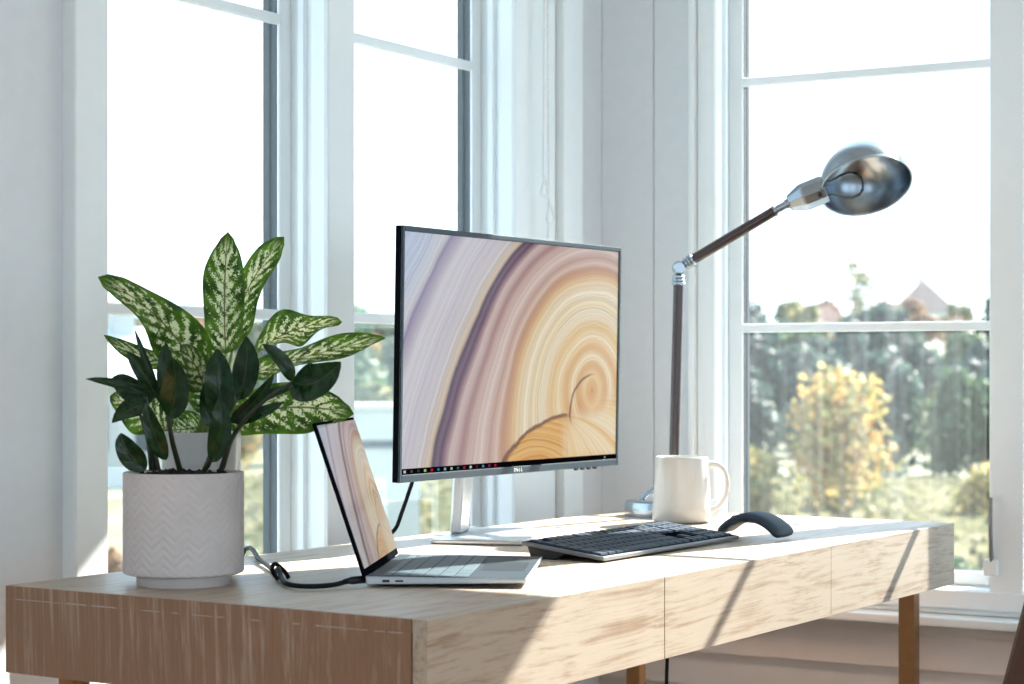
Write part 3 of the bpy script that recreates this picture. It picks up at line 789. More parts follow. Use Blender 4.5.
# ------------------------------------------------------------------ plants
VARIEGATED_LEAVES = [
    ((0.0162, -0.0257, 0.2671), (0.0135, -0.0216, 0.333), (-0.0132, -0.0541, 0.4132), 0.0532, 0),
    ((0.0361, -0.0198, 0.2758), (0.0535, -0.0098, 0.3467), (0.1011, -0.0472, 0.4138), 0.0422, 0),
    ((-0.0141, -0.0154, 0.221), (-0.073, -0.0347, 0.309), (-0.1703, 0.006, 0.3546), 0.0543, 0.2),
    ((0.0604, -0.0392, 0.2698), (0.1222, -0.043, 0.308), (0.1721, -0.0839, 0.3084), 0.0426, -0.4),
    ((0.0255, -0.0589, 0.2427), (0.0431, -0.1421, 0.2692), (0.0647, -0.2316, 0.2855), 0.0360, -0.5),
    ((0.0308, -0.0115, 0.186), (0.0471, -0.0927, 0.2136), (0.0683, -0.1815, 0.1948), 0.0632, 0.25),
    ((0.0043, -0.0072, 0.1963), (-0.0274, -0.0319, 0.2452), (-0.0894, -0.0463, 0.2769), 0.0454, 0.3),
    ((-0.0111, -0.0016, 0.2597), (-0.0571, 0.0146, 0.2452), (-0.1226, 0.0428, 0.2889), 0.0239, -0.3),
    ((-0.0056, 0.0455, 0.1713), (-0.0181, 0.0835, 0.2006), (-0.0381, 0.1148, 0.2154), 0.0493, 0.1),
    ((0.01, 0.0026, 0.1802), (0.0076, 0.0248, 0.1713), (0.0027, 0.0696, 0.1756), 0.0444, -0.2),
]
DARK_LEAVES = [
    ((-0.0504, 0.0116, 0.1337), (-0.0713, 0.0258, 0.1547), (-0.0732, 0.0286, 0.1762), 0.0296, 0),
    ((-0.0418, 0.0166, 0.2088), (-0.0664, 0.0181, 0.208), (-0.0934, 0.0231, 0.1881), 0.0250, 0.1),
    ((-0.0331, 0.0216, 0.2178), (-0.0664, 0.0366, 0.234), (-0.1018, 0.0549, 0.2376), 0.0125, 0.2),
    ((-0.0294, 0.0158, 0.2155), (-0.043, 0.0186, 0.2454), (-0.0547, 0.0369, 0.2683), 0.0207, 0),
    ((-0.0119, 0.0257, 0.2106), (-0.012, 0.0443, 0.25), (-0.0202, 0.0571, 0.2943), 0.0105, 0),
    ((-0.0444, -0.0163, 0.1955), (-0.0509, -0.0433, 0.223), (-0.0645, -0.0406, 0.2612), 0.0361, 0),
    ((-0.0456, -0.0144, 0.1456), (-0.0703, -0.0129, 0.1803), (-0.0728, -0.0091, 0.2117), 0.0226, 0.2),
    ((-0.017, -0.0036, 0.2017), (-0.0238, 0.0071, 0.2362), (-0.0157, 0.013, 0.2789), 0.0277, -0.1),
    ((-0.0038, -0.0613, 0.193), (-0.0126, -0.066, 0.2307), (-0.0068, -0.0565, 0.2717), 0.0376, 0),
    ((0.0214, -0.0636, 0.2132), (0.0366, -0.0688, 0.2454), (0.0418, -0.0584, 0.2871), 0.0323, 0.1),
    ((-0.0251, -0.065, 0.1438), (-0.0319, -0.0916, 0.1783), (-0.0285, -0.0783, 0.2185), 0.0271, 0),
    ((0.0012, -0.069, 0.1884), (0.0069, -0.0966, 0.2023), (0.0126, -0.1241, 0.2432), 0.0182, 0.3),
    ((0.0236, -0.1412, 0.2353), (0.0109, -0.1399, 0.2612), (-0.0024, -0.1191, 0.277), 0.0203, 0.5),
    ((0.0236, -0.1412, 0.2342), (0.0145, -0.1827, 0.2232), (0.0215, -0.2123, 0.2567), 0.0470, -0.2),
    ((0.0036, -0.0729, 0.1884), (0.0041, -0.1107, 0.1958), (0.0109, -0.1399, 0.2117), 0.0170, -0.3),
    ((0.0168, -0.075, 0.2042), (0.0335, -0.101, 0.2225), (0.0532, -0.1319, 0.2317), 0.0126, -0.2),
    ((-0.0004, -0.048, 0.1813), (-0.0072, -0.0374, 0.2042), (0.0029, -0.0346, 0.2385), 0.0207, -0.3),
    ((-0.017, 0.0522, 0.215), (-0.0245, 0.064, 0.2314), (-0.0346, 0.0797, 0.2383), 0.0303, -0.2),
    ((-0.0107, 0.0424, 0.2081), (-0.0158, 0.0502, 0.2174), (-0.0134, 0.065, 0.236), 0.0304, -0.1),
]
VARIEGATED_STEMS = [
    [(0.001, -0.0021, 0.1719), (0.0089, -0.0144, 0.211), (0.0162, -0.0257, 0.2671)],
    [(0.003, -0.0052, 0.1719), (0.0212, -0.015, 0.2169), (0.0361, -0.0198, 0.2758)],
    [(-0.0022, 0.0031, 0.1719), (-0.0065, -0.0088, 0.199), (-0.0141, -0.0154, 0.221)],
    [(0.0043, -0.0072, 0.1719), (0.0278, -0.0253, 0.2169), (0.0604, -0.0392, 0.2698)],
    [(0.0037, -0.0062, 0.1719), (0.0155, -0.0247, 0.2085), (0.0255, -0.0589, 0.2427)],
    [(0.003, -0.0052, 0.1719), (0.0159, -0.0067, 0.1802), (0.0308, -0.0115, 0.186)],
    [(-0.0039, -0.0129, 0.1698), (0.0056, -0.0093, 0.1841), (0.0043, -0.0072, 0.1963)],
    [(-0.0009, 0.001, 0.1719), (0.0017, -0.0031, 0.2171), (-0.0111, -0.0016, 0.2597)],
    [(-0.0036, 0.0051, 0.1707), (-0.0032, 0.0232, 0.1667), (-0.0056, 0.0455, 0.1713)],
]
DARK_STEMS = [
    [(-0.0207, 0.0208, 0.1322), (-0.0331, 0.0216, 0.1787), (-0.0356, 0.0255, 0.2178)],
    [(-0.0244, 0.0266, 0.1322), (-0.0343, 0.0236, 0.1672), (-0.0479, 0.0263, 0.2042)],
    [(-0.007, -0.0006, 0.1322), (-0.027, -0.0065, 0.1676), (-0.0369, -0.0095, 0.1953), (-0.0194, 0.0188, 0.2304)],
    [(0.0086, -0.025, 0.1322), (0.0008, -0.0499, 0.1676), (-0.0013, -0.0652, 0.193), (0.0227, -0.0656, 0.2189)],
    [(0.0039, -0.0547, 0.1355), (-0.0041, -0.0794, 0.174), (0.0053, -0.1126, 0.2105), (0.0242, -0.1422, 0.2353)],
    [(-0.0072, -0.0374, 0.1321), (-0.0111, -0.0498, 0.1451), (-0.0087, -0.0537, 0.1679), (-0.0038, -0.0613, 0.193)],
]

def leaf_mat(name, dark, mid, pale, variegated, gloss):
    m, g, p, o = new_mat(name)
    uv = g.node('ShaderNodeUVMap'); sp = g.node('ShaderNodeSeparateXYZ'); g.link(uv.outputs[0], sp.inputs[0])
    u = S(g, sp.outputs[0]); v = S(g, sp.outputs[1])            # u 0..1 across, v 0..1 base to tip
    au = g.val('ABSOLUTE', u - 0.5) * 2.0
    cb = g.node('ShaderNodeCombineXYZ'); g.link(u * 1.0, cb.inputs[0]); g.link(v * 2.4, cb.inputs[1])
    oi = g.node('ShaderNodeObjectInfo'); g.link(S(g, oi.outputs['Random']) * 20.0, cb.inputs[2])
    n = g.noise(cb.outputs[0], 3.2, 3)
    base = g.ramp(n, [(0.35, dark), (0.65, mid)])
    vein_c = v * 8.5 - au * 2.2
    tri = g.val('ABSOLUTE', g.val('FRACT', vein_c) - 0.5) * 2.0     # 1 at side veins
    if variegated:
        n2 = g.noise(cb.outputs[0], 26.0, 3, 0.65)
        n3 = g.noise(cb.outputs[0], 7.0, 3, 0.6)
        mid_d = n2 * 0.85 + n3 * 0.80 + (1.0 - au) * 0.22 - tri * 0.22
        f = g.smooth(mid_d, 0.84, 0.94) * (1.0 - g.smooth(au, 0.70, 0.95)) * g.smooth(v, 0.02, 0.10) * (1.0 - g.smooth(v, 0.84, 0.98))
        base = g.mix(f * 0.95, base, pale)
    rib = 1.0 - g.smooth(au, 0.02, 0.055)
    side = g.smooth(tri, 0.86, 0.99) * (0.5 if variegated else 0.0)
    col = g.mix(rib * 0.85, g.mix(side, base, dark), (lin(84, 78, 38) if variegated else lin(58, 72, 40)))
    g.link(col, p.inputs['Base Color'])
    p.inputs['Roughness'].default_value = 0.20 if gloss else 0.42
    p.inputs['Specular IOR Level'].default_value = 0.34 if gloss else 0.3
    tl = g.node('ShaderNodeBsdfTranslucent'); g.link(col, tl.inputs[0])
    b = g.node('ShaderNodeBump'); b.inputs['Strength'].default_value = 0.35; b.inputs['Distance'].default_value = 0.002
    g.link(tri * (-1.0 if variegated else -0.15) + rib * -1.0, b.inputs['Height']); g.link(b.outputs[0], p.inputs['Normal'])
    mx = g.node('ShaderNodeMixShader'); mx.inputs[0].default_value = 0.10 if gloss else 0.48
    g.link(p.outputs[0], mx.inputs[1]); g.link(tl.outputs[0], mx.inputs[2]); g.link(mx.outputs[0], o.inputs[0])
    return m
M_var = leaf_mat('variegated leaf', lin(44, 72, 24), lin(92, 128, 36), lin(228, 232, 186), True, False)
M_zz = leaf_mat('dark glossy leaf', lin(14, 40, 18), lin(30, 62, 26), lin(60, 90, 50), False, True)
M_stem_g = plain('green stalk', lin(112, 132, 62), 0.5, vary=0.15, bscale=60)
M_stem_d = plain('dark green stalk', lin(40, 48, 28), 0.45, vary=0.2, bscale=60)

VIEW = Vector((-0.842, -0.539, 0.12)).normalized()       # towards the room
def leaf(bm, a, c, t, w, turn, point=0.75, nl=24, nc=8, fold=0.22, wave=0.13, seed=0, full=0.58):
    a, c, t = Vector(a), Vector(c), Vector(t)
    uv = bm.loops.layers.uv.verify()
    rnd = random.Random(seed)
    ph = rnd.random() * 6
    grid = []
    for i in range(nl + 1):
        s = i / nl
        p = a * (1 - s) ** 2 + c * 2 * s * (1 - s) + t * s * s
        tg = ((c - a) * (1 - s) + (t - c) * s).normalized()
        n0 = VIEW - tg * VIEW.dot(tg); n0.normalize()
        sd = tg.cross(n0).normalized()
        rot = Matrix.Rotation(turn, 3, tg); sd = rot @ sd; nn = rot @ n0
        # outline: quick swell near the base, long taper, small pointed tip
        prof = (math.sin(PI * min(1, s ** point)) ** full) * (1 - 0.12 * s) * (1 + wave * 0.35 * math.sin(ph * 2 + s * 8))
        if s > 0.9: prof = max(prof * 0.9, (1 - s) * 1.2)
        hw = max(0.0004, w * 0.5 * prof)
        row = []
        for k in range(nc + 1):
            u = -1 + 2 * k / nc
            off = abs(u) * fold * hw + wave * hw * math.sin(ph + s * 9 + u * 1.5) * abs(u)
            row.append((bm.verts.new(p + sd * (u * hw) + nn * off), (k / nc, s)))
        grid.append(row)
    for r0, r1 in zip(grid, grid[1:]):
        for k in range(nc):
            q = (r0[k], r0[k + 1], r1[k + 1], r1[k])
            f = bm.faces.new([x[0] for x in q])
            for l, x in zip(f.loops, q): l[uv].uv = x[1]

def leaf_obj(parent, d, mat, seed, point, fold, wide=1.0, wave=0.12, full=0.62):
    d = (d[0], d[1], d[2], d[3] * wide, d[4])
    bm = BM(); leaf(bm, *d, point=point, fold=fold, seed=seed, wave=wave, full=full)
    o = obj('leaf', bm, mat, parent, smooth=True, angle=180)
    return o

p1 = thing('potted_plant', 'dark glossy-leaved plant in a pale herringbone-textured pot', 'plant', desk(0.122, 0.430), DESK_ROT)
bm = BM()
RP, Z0P, Z1P = 0.0695, 0.0135, 0.1302
NT, NZ = 288, 96
def chevron(th, z):
    zig = abs(((th / (2 * PI) * 16) % 1.0) - 0.5) * 2
    ph = ((z - zig * 0.0125) / 0.0098) % 1.0
    return -0.0010 * (1 - min(1, abs(ph - 0.5) / 0.22)) if abs(ph - 0.5) < 0.22 else 0.0
prow = []
outer = [(0.0535, 0.0, 0), (0.054, 0.001, 0), (0.054, 0.0128, 0), (0.066, 0.0130, 0), (0.0685, 0.0142, 0)]
outer += [(RP, 0.0160 + (Z1P - 0.0172) * k / NZ, 1) for k in range(NZ + 1)]
outer += [(RP - 0.0005, Z1P - 0.0003, 0), (RP - 0.0015, Z1P, 0), (RP - 0.0040, Z1P - 0.0004, 0), (RP - 0.0050, Z1P - 0.003, 0), (RP - 0.006, Z1P - 0.03, 0)]
for r_, z_, ch in outer:
    prow.append([bm.verts.new(((r_ + (chevron(2 * PI * i / NT, z_) if ch else 0)) * math.cos(2 * PI * i / NT), (r_ + (chevron(2 * PI * i / NT, z_) if ch else 0)) * math.sin(2 * PI * i / NT), z_)) for i in range(NT)])
for a, b in zip(prow, prow[1:]):
    for i in range(NT): bm.faces.new((a[i], a[(i + 1) % NT], b[(i + 1) % NT], b[i]))
bm.faces.new(prow[0][::-1])
obj('pot', bm, plain('pale matt stoneware', lin(214, 206, 204), 0.7, vary=0.05, bscale=25), p1, smooth=True, angle=40, label='pale pot with a raised herringbone pattern')
def soil(parent, r, z, seed, amp=0.004):
    bm = BM()
    rnd = random.Random(seed)
    rws = []
    for k in range(1, 9):
        rr = r * k / 8; n = 40
        rws.append([bm.verts.new((rr * math.cos(2 * PI * i / n), rr * math.sin(2 * PI * i / n), z + (amp * rnd.random() if k < 8 else 0) + amp * 0.6 * (1 - k / 8))) for i in range(n)])
    for a, b in zip(rws, rws[1:]):
        for i in range(40): bm.faces.new((a[i], a[(i + 1) % 40], b[(i + 1) % 40], b[i]))
    bm.faces.new(rws[0])
    for k in range(40):
        a = rnd.random() * 6.28; q = r * 0.85 * math.sqrt(rnd.random())
        bmesh.ops.create_icosphere(bm, subdivisions=1, radius=0.002 + 0.003 * rnd.random(), matrix=Matrix.Translation((q * math.cos(a), q * math.sin(a), z + amp)))
    obj('soil', bm, M_soil, parent, label='dark potting soil')
soil(p1, RP - 0.0058, 0.122, 4, 0.006)
for s_ in DARK_STEMS:
    bm = BM(); tube(bm, s_, lambda t: 0.0036 * (1 - 0.55 * t), 8); obj('stem', bm, M_stem_d, p1, smooth=True)
for i, d in enumerate(DARK_LEAVES): leaf_obj(p1, d, M_zz, 50 + i, 0.85, 0.30)
p2 = thing('potted_plant', 'cream-variegated plant in a plain white pot behind the herringbone pot', 'plant', desk(0.227, 0.496), DESK_ROT)
bm = BM(); lathe(bm, [(0.0, 0.0), (0.041, 0.0), (0.0435, 0.002), (0.0485, 0.165), (0.049, 0.171), (0.0478, 0.1725), (0.0462, 0.171), (0.0455, 0.14)], 64, None, False, False)
obj('pot', bm, M_ceramic, p2, smooth=True, label='plain white pot')
soil(p2, 0.0454, 0.160, 9)
for s_ in VARIEGATED_STEMS:
    bm = BM(); tube(bm, s_, lambda t: 0.0030 * (1 - 0.4 * t), 8); obj('stem', bm, M_stem_g, p2, smooth=True)
for i, d in enumerate(VARIEGATED_LEAVES): leaf_obj(p2, d, M_var, 90 + i, 0.80, 0.26, 1.06, 0.42, 0.46)

# ------------------------------------------------------------------ chair, blind cord, casement lever, hanging cable
ch = thing('office_chair', 'dark brown leather chair with stitched edges at the front of the desk', 'chair', (2.62, 0.90, 0))
bt = Matrix.Translation((2.62, 0.722, 0.50)) @ Matrix.Rotation(R(14.5), 4, 'X')
bm = BM(); box(bm, -0.243, 0.243, -0.012, 0.045, 0.0, 0.42); bmesh.ops.transform(bm, matrix=bt, verts=bm.verts); bmesh.ops.translate(bm, vec=(-2.62, -0.90, 0), verts=bm.verts)
bk = obj('backrest', bm, M_leather, ch, bevel=0.012, segs=3)
bm = BM()
for x in (-0.226, 0.226):
    bm = BM(); k = 0.0
    while k < 0.385:
        box(bm, x - 0.0008, x + 0.0008, -0.0126, -0.0112, 0.014 + k, 0.019 + k); k += 0.008
    bmesh.ops.transform(bm, matrix=bt, verts=bm.verts); bmesh.ops.translate(bm, vec=(-2.62, -0.90, 0), verts=bm.verts)
    obj('stitching', bm, plain('tan thread', lin(96, 66, 50), 0.7), bk)
bm = BM(); box(bm, -0.24, 0.24, -0.20, 0.22, 0.405, 0.475); obj('seat', bm, M_leather, ch, bevel=0.02, segs=3)
for x in (-0.21, 0.21):
    for y in (-0.16, 0.18):
        bm = BM(); box(bm, x - 0.016, x + 0.016, y - 0.016, y + 0.016, 0.0, 0.41); obj('leg', bm, M_lampdark, ch, bevel=0.002)
for x in (-0.17, 0.17):
    bm = BM(); box(bm, x - 0.012, x + 0.012, -0.196, -0.156, 0.44, 0.62); obj('back_support', bm, M_lampdark, ch)

bc_ = thing('blind_cord', 'white blind cord with two small tassels hanging against the left casing', 'cord', (3.044, 1.752, 1.26))
bm = BM()
tube(bm, [(-0.004, 0.0, 0.70), (-0.007, 0.0, 0.40), (-0.010, 0.0, 0.085)], 0.0016, 8); tube(bm, [(0.004, -0.002, 0.70), (0.003, -0.002, 0.3), (0.006, -0.002, 0.06), (0.003, 0, -0.14)], 0.0020, 8)
obj('cord', bm, M_cordw, bc_, smooth=True)
for (px, pz) in ((-0.012, 0.050), (0.008, 0.006)):
    bm = BM(); tube(bm, [(px, -0.004, pz + 0.036), (px - 0.007, -0.004, pz + 0.020), (px - 0.012, -0.004, pz + 0.004), (px, -0.004, pz), (px + 0.012, -0.004, pz + 0.004), (px + 0.007, -0.004, pz + 0.020), (px, -0.004, pz + 0.036)], 0.0022, 8)
    obj('tassel', bm, M_cordw, bc_, smooth=True)
lv = thing('window_lever', 'grey metal crank lever folded down on the right window casing', 'lever', (3.302, 1.036, 0.672))
bm = BM(); tube(bm, [(0, 0.0, 0.012), (-0.004, 0.0, 0.045), (-0.006, 0.0, 0.085), (-0.003, 0, 0.120)], lambda t: 0.0042 - 0.0014 * t, 10); obj('arm', bm, plain('grey lever metal', lin(128, 130, 132), 0.4, 0.7), lv, smooth=True)
bm = BM(); box(bm, -0.004, 0.010, -0.010, 0.014, -0.012, 0.016); obj('mount', bm, M_trim, lv, bevel=0.003)
hc = At('power_lead', 'thin black power lead hanging below the middle of the desk', 'cable', 1.029, 0.281)
bm = BM(); tube(bm, [(1.031, 0.281, -0.0975), (1.029, 0.281, -0.16), (1.027, 0.283, -0.24), (1.03, 0.29, -0.5), (1.04, 0.30, -0.756)], 0.0028, 8); hc.put('lead', bm, M_cable, smooth=True)

# ------------------------------------------------------------------ outside: lawn, wooded hillside, houses
def hgt(r, a):
    P = [(0, -2.6), (62, -2.6), (80, -2.5), (95, -2.1), (120, -1.0), (150, 0.2), (200, 2.0), (260, 3.8), (320, 5.4), (420, 6.5), (700, 7)]
    for (r0, h0), (r1, h1) in zip(P, P[1:]):
        if r <= r1:
            h = h0 + (h1 - h0) * (r - r0) / (r1 - r0); break
    else: h = 7
    return h + 0.010 * max(0, r - 60) * math.sin(a * 9 + r * 0.02) * 0.5
def pol(r, az): return Vector((r * math.cos(R(az)), r * math.sin(R(az)), hgt(r, R(az))))
bm = BM()
rs = [5.2, 8, 12, 18, 25, 34, 45, 56, 66, 80, 95, 112, 132, 155, 180, 210, 245, 285, 330, 380, 440, 520, 620]
azs = [k * 1.5 - 20 for k in range(90)]
g_ = [[bm.verts.new(pol(r, a)) for a in azs] for r in rs]
for a, b in zip(g_, g_[1:]):
    for k in range(len(azs) - 1): bm.faces.new((a[k], b[k], b[k + 1], a[k + 1]))
def ground_mat():
    m, g, p, o = new_mat('meadow grass')
    tc = g.node('ShaderNodeTexCoord')
    n = g.noise(tc.outputs['Object'], 0.5, 6, 0.65)
    g.link(g.ramp(n, [(0.3, lin(80, 86, 58)), (0.5, lin(102, 102, 76)), (0.72, lin(118, 115, 92))]), p.inputs['Base Color'])
    p.inputs['Roughness'].default_value = 0.9; return m
struct(obj('ground', bm, ground_mat(), smooth=True))

def foliage_mat(name, c1, c2, c3, transl=0.45):
    m, g, p, o = new_mat(name)
    geo = g.node('ShaderNodeNewGeometry'); oi = g.node('ShaderNodeObjectInfo')
    f = S(g, geo.outputs['Random Per Island']) * 0.75 + S(g, oi.outputs['Random']) * 0.25
    col = g.ramp(f, [(0.1, c1), (0.45, c2), (0.85, c3)])
    g.link(col, p.inputs['Base Color']); p.inputs['Roughness'].default_value = 0.6
    tl = g.node('ShaderNodeBsdfTranslucent'); g.link(col, tl.inputs[0])
    mx = g.node('ShaderNodeMixShader'); mx.inputs[0].default_value = transl
    g.link(p.outputs[0], mx.inputs[1]); g.link(tl.outputs[0], mx.inputs[2]); g.link(mx.outputs[0], o.inputs[0])
    return m
F_autumn = foliage_mat('autumn leaves', lin(104, 112, 64), lin(176, 166, 104), lin(186, 142, 84))
F_olive = foliage_mat('olive leaves', lin(74, 88, 52), lin(108, 114, 68), lin(140, 132, 88))
F_green = foliage_mat('green leaves', lin(48, 76, 50), lin(70, 98, 64), lin(94, 114, 78))
F_dark = foliage_mat('haze blue leaves', lin(42, 62, 62), lin(56, 78, 74), lin(74, 94, 84))  # blue of distant haze and shade put into the leaf colour
F_rust = foliage_mat('rust leaves', lin(106, 80, 60), lin(134, 102, 76), lin(146, 122, 94))
M_bark = plain('grey brown bark', lin(112, 98, 86), 0.9, vary=0.2, bscale=8)

def crown_bm(bm, rad, height, z0, n, size, seed, blobs=9):
    """leaf sprays spread over and through a cluster of rounded masses"""
    rnd = random.Random(seed)
    bl = []
    for k in range(blobs):
        t = (k + 0.5) / blobs
        z = z0 + height * (0.12 + 0.76 * t)
        wr = rad * math.sin(PI * (0.16 + 0.72 * t)) ** 0.8
        a = rnd.random() * 6.28; q = wr * 0.55 * (0.4 + 0.6 * rnd.random())
        bl.append((Vector((q * math.cos(a), q * math.sin(a), z)), rad * (0.42 + 0.25 * rnd.random()) * (1.1 - 0.45 * t)))
    fl = []
    for i in range(n):
        c, r = bl[rnd.randrange(len(bl))]
        d = Vector((rnd.gauss(0, 1), rnd.gauss(0, 1), rnd.gauss(0, 1))).normalized()
        p = c + d * r * (0.55 + 0.5 * rnd.random())
        nn = (d + Vector((rnd.gauss(0, .6), rnd.gauss(0, .6), rnd.gauss(0, .6)))).normalized()
        s = size * (0.6 + 0.8 * rnd.random())
        a = nn.orthogonal().normalized(); b = nn.cross(a)
        vs = [bm.verts.new(p + a * (s * x) + b * (s * y) + nn * (s * zz)) for x, y, zz in ((-0.5, -0.3, 0), (0.1, -0.45, .12), (0.55, 0.1, 0), (0.05, 0.45, .12), (-0.45, 0.3, .05))]
        fl.append(bm.faces.new(vs))
    return fl

def tree_mesh(name, rad, height, trunk, n, size, seed, mat, blobs=9):
    bm = BM()
    crown_bm(bm, rad, height - trunk * 0.8, trunk * 0.8, n, size, seed, blobs)
    for f in bm.faces: f.material_index = 0
    n0 = len(bm.faces)
    tube(bm, [(0, 0, -0.5), (0.03 * rad, 0, trunk), (-0.02 * rad, 0.03 * rad, height * 0.7)], lambda t: 0.055 * rad * (1.3 - t), 7, 4)
    bm.faces.ensure_lookup_table()
    for f in bm.faces[n0:]: f.material_index = 1
    me = bpy.data.meshes.new(name); bm.to_mesh(me); bm.free()
    me.materials.append(mat); me.materials.append(M_bark)
    return me

kinds = [
    ('olive_tree', tree_mesh('broadleaf_tree', 2.9, 6.2, 1.6, 1500, 0.50, 1, F_olive), 'olive broadleaf tree', 'olive trees'),
    ('green_tree', tree_mesh('broadleaf_tree', 2.7, 6.6, 1.8, 1500, 0.50, 2, F_green), 'green broadleaf tree', 'green trees'),
    ('dark_tree', tree_mesh('broadleaf_tree', 2.8, 6.8, 1.6, 1500, 0.50, 3, F_dark), 'haze-tinted blue-green tree', 'blue-green trees'),
    ('rust_tree', tree_mesh('broadleaf_tree', 2.6, 5.6, 1.4, 1500, 0.48, 4, F_rust), 'rust-coloured autumn tree', 'rust trees'),
    ('gold_tree', tree_mesh('broadleaf_tree', 2.4, 5.2, 1.4, 1400, 0.46, 5, F_autumn), 'golden autumn tree', 'golden trees'),
]
rnd = random.Random(11)
bands = [(69, 2.3, 'in the thicket beyond the lawn', [2, 2, 1], 0.44), (76, 3.0, 'in the thicket beyond the lawn', [2, 2, 0, 2, 1], 0.42), (84, 3.2, 'in the thicket beyond the lawn', [2, 2, 1, 2], 0.62), (94, 3.2, 'at the foot of the wooded hillside', [2, 2, 2, 1, 0], 0.72), (108, 3.4, 'at the foot of the wooded hillside', [2, 2, 1, 2, 0], 0.66), (126, 4.4, 'halfway up the wooded hillside', [2, 1, 0, 3, 4], 0.72),
         (150, 5.2, 'halfway up the wooded hillside', [0, 3, 4, 1, 2, 3], 0.72), (182, 5.4, 'high on the wooded hillside', [0, 3, 1, 0, 3], 0.78), (222, 5.6, 'high on the wooded hillside', [1, 3, 0, 0], 0.80), (275, 6.2, 'on the skyline of the far hill', [1, 1, 0, 3], 0.86)]
for (r, gap, where, mix, sc) in bands:
    for (az0, az1) in ((13.5, 27.0), (29.5, 46.0)):
        az = az0
        while az < az1:
            rr = r + rnd.uniform(-0.05, 0.05) * r
            pick = mix[rnd.randrange(len(mix))]
            if az0 > 29 and pick == 2: pick = rnd.choice((0, 1, 4))
            kd = kinds[pick]
            o = bpy.data.objects.new('broadleaf_tree', kd[1]); C.objects.link(o)
            o.location = pol(rr, az) ; s = sc * rnd.uniform(0.78, 1.15)
            o.scale = (s, s, s * rnd.uniform(0.9, 1.1)); o.rotation_euler = (0, 0, rnd.random() * 6.28)
            tag(o, '%s %s' % (kd[2], where), 'tree', '%s %s' % (kd[3], where))
            az += math.degrees(gap / r) * rnd.uniform(0.75, 1.25)

def single_tree(name, label, cat, loc, rad, height, trunk, n, size, seed, mat, blobs=9):
    t = thing(name, label, cat, loc)
    bm = BM(); crown_bm(bm, rad, height - trunk * 0.8, trunk * 0.8, n, size, seed, blobs); 
    me = bpy.data.meshes.new('crown'); bm.to_mesh(me); bm.free(); me.materials.append(mat)
    o = bpy.data.objects.new('crown', me); C.objects.link(o); o.parent = t
    bm = BM(); tube(bm, [(0, 0, -0.1), (0.04 * rad, 0, trunk), (-0.03 * rad, 0.05 * rad, height * 0.75)], lambda q: 0.05 * rad * (1.3 - q), 8, 5)
    for k in range(5):
        a = k * 1.3 + seed; z = trunk * 0.8 + (height - trunk) * 0.14 * k
        tube(bm, [(0.02 * rad, 0, z), (0.35 * rad * math.cos(a), 0.35 * rad * math.sin(a), z + 0.14 * height), (0.6 * rad * math.cos(a), 0.6 * rad * math.sin(a), z + 0.24 * height)], 0.016 * rad, 5, 3)
    obj('trunk', bm, M_bark, t, smooth=True)
    return t
def at(x, y): return Vector((x, y, hgt(math.hypot(x, y), math.atan2(y, x))))
single_tree('autumn_tree', 'small yellow and orange autumn tree standing alone on the lawn', 'tree', at(42.4, 16.75), 1.55, 3.40, 1.25, 2000, 0.17, 21, F_autumn, 18)
single_tree('autumn_shrub', 'pale yellow shrub at the left edge of the right window view', 'shrub', at(41.0, 18.35), 0.85, 1.9, 0.3, 900, 0.17, 22, F_autumn, 8)
single_tree('lawn_shrub', 'low olive shrub just behind the lone autumn tree', 'shrub', at(44.6, 17.75), 1.2, 1.25, 0.15, 900, 0.16, 24, F_olive, 10)
single_tree('lawn_shrub', 'gold-tinged shrub on the lawn to the right of the autumn tree', 'shrub', at(45.6, 14.4), 0.8, 1.25, 0.2, 700, 0.16, 25, F_autumn, 8)
single_tree('garden_shrub', 'dark green shrub low in the right window corner', 'shrub', at(19.4, 6.45), 0.55, 1.70, 0.3, 900, 0.10, 23, F_green, 9)
single_tree('meadow_bush', 'rounded green bush at the far edge of the lawn, right of the autumn tree', 'shrub', at(62.6, 21.0), 1.5, 3.6, 0.3, 1300, 0.24, 41, F_green, 10)
single_tree('meadow_bush', 'dark blue-green bush at the far lawn edge just behind the autumn tree', 'shrub', at(62.0, 22.9), 1.6, 4.4, 0.3, 1300, 0.26, 42, F_dark, 10)
single_tree('slender_tree', 'slender hazy tree rising above the skyline beside the brown roof', 'tree', at(236.0, 91.0), 2.7, 10.4, 3.2, 420, 0.46, 26, F_olive, 9)
single_tree('garden_shrub', 'rusty shrub outside the left window below the pale house', 'shrub', at(17.6, 15.9), 0.42, 1.55, 0.2, 800, 0.09, 31, F_rust, 8)
single_tree('garden_shrub', 'green shrub outside the left window behind the herringbone pot', 'shrub', at(18.4, 15.2), 0.62, 1.95, 0.2, 1100, 0.10, 32, F_green, 9)
single_tree('garden_shrub', 'olive shrub outside the middle window under the monitor', 'shrub', at(21.2, 13.6), 0.85, 1.62, 0.2, 1100, 0.11, 33, F_olive, 9)
single_tree('garden_shrub', 'bushy green shrub behind the white garden building', 'shrub', at(30.0, 20.9), 1.1, 3.5, 0.4, 1200, 0.15, 34, F_olive, 9)

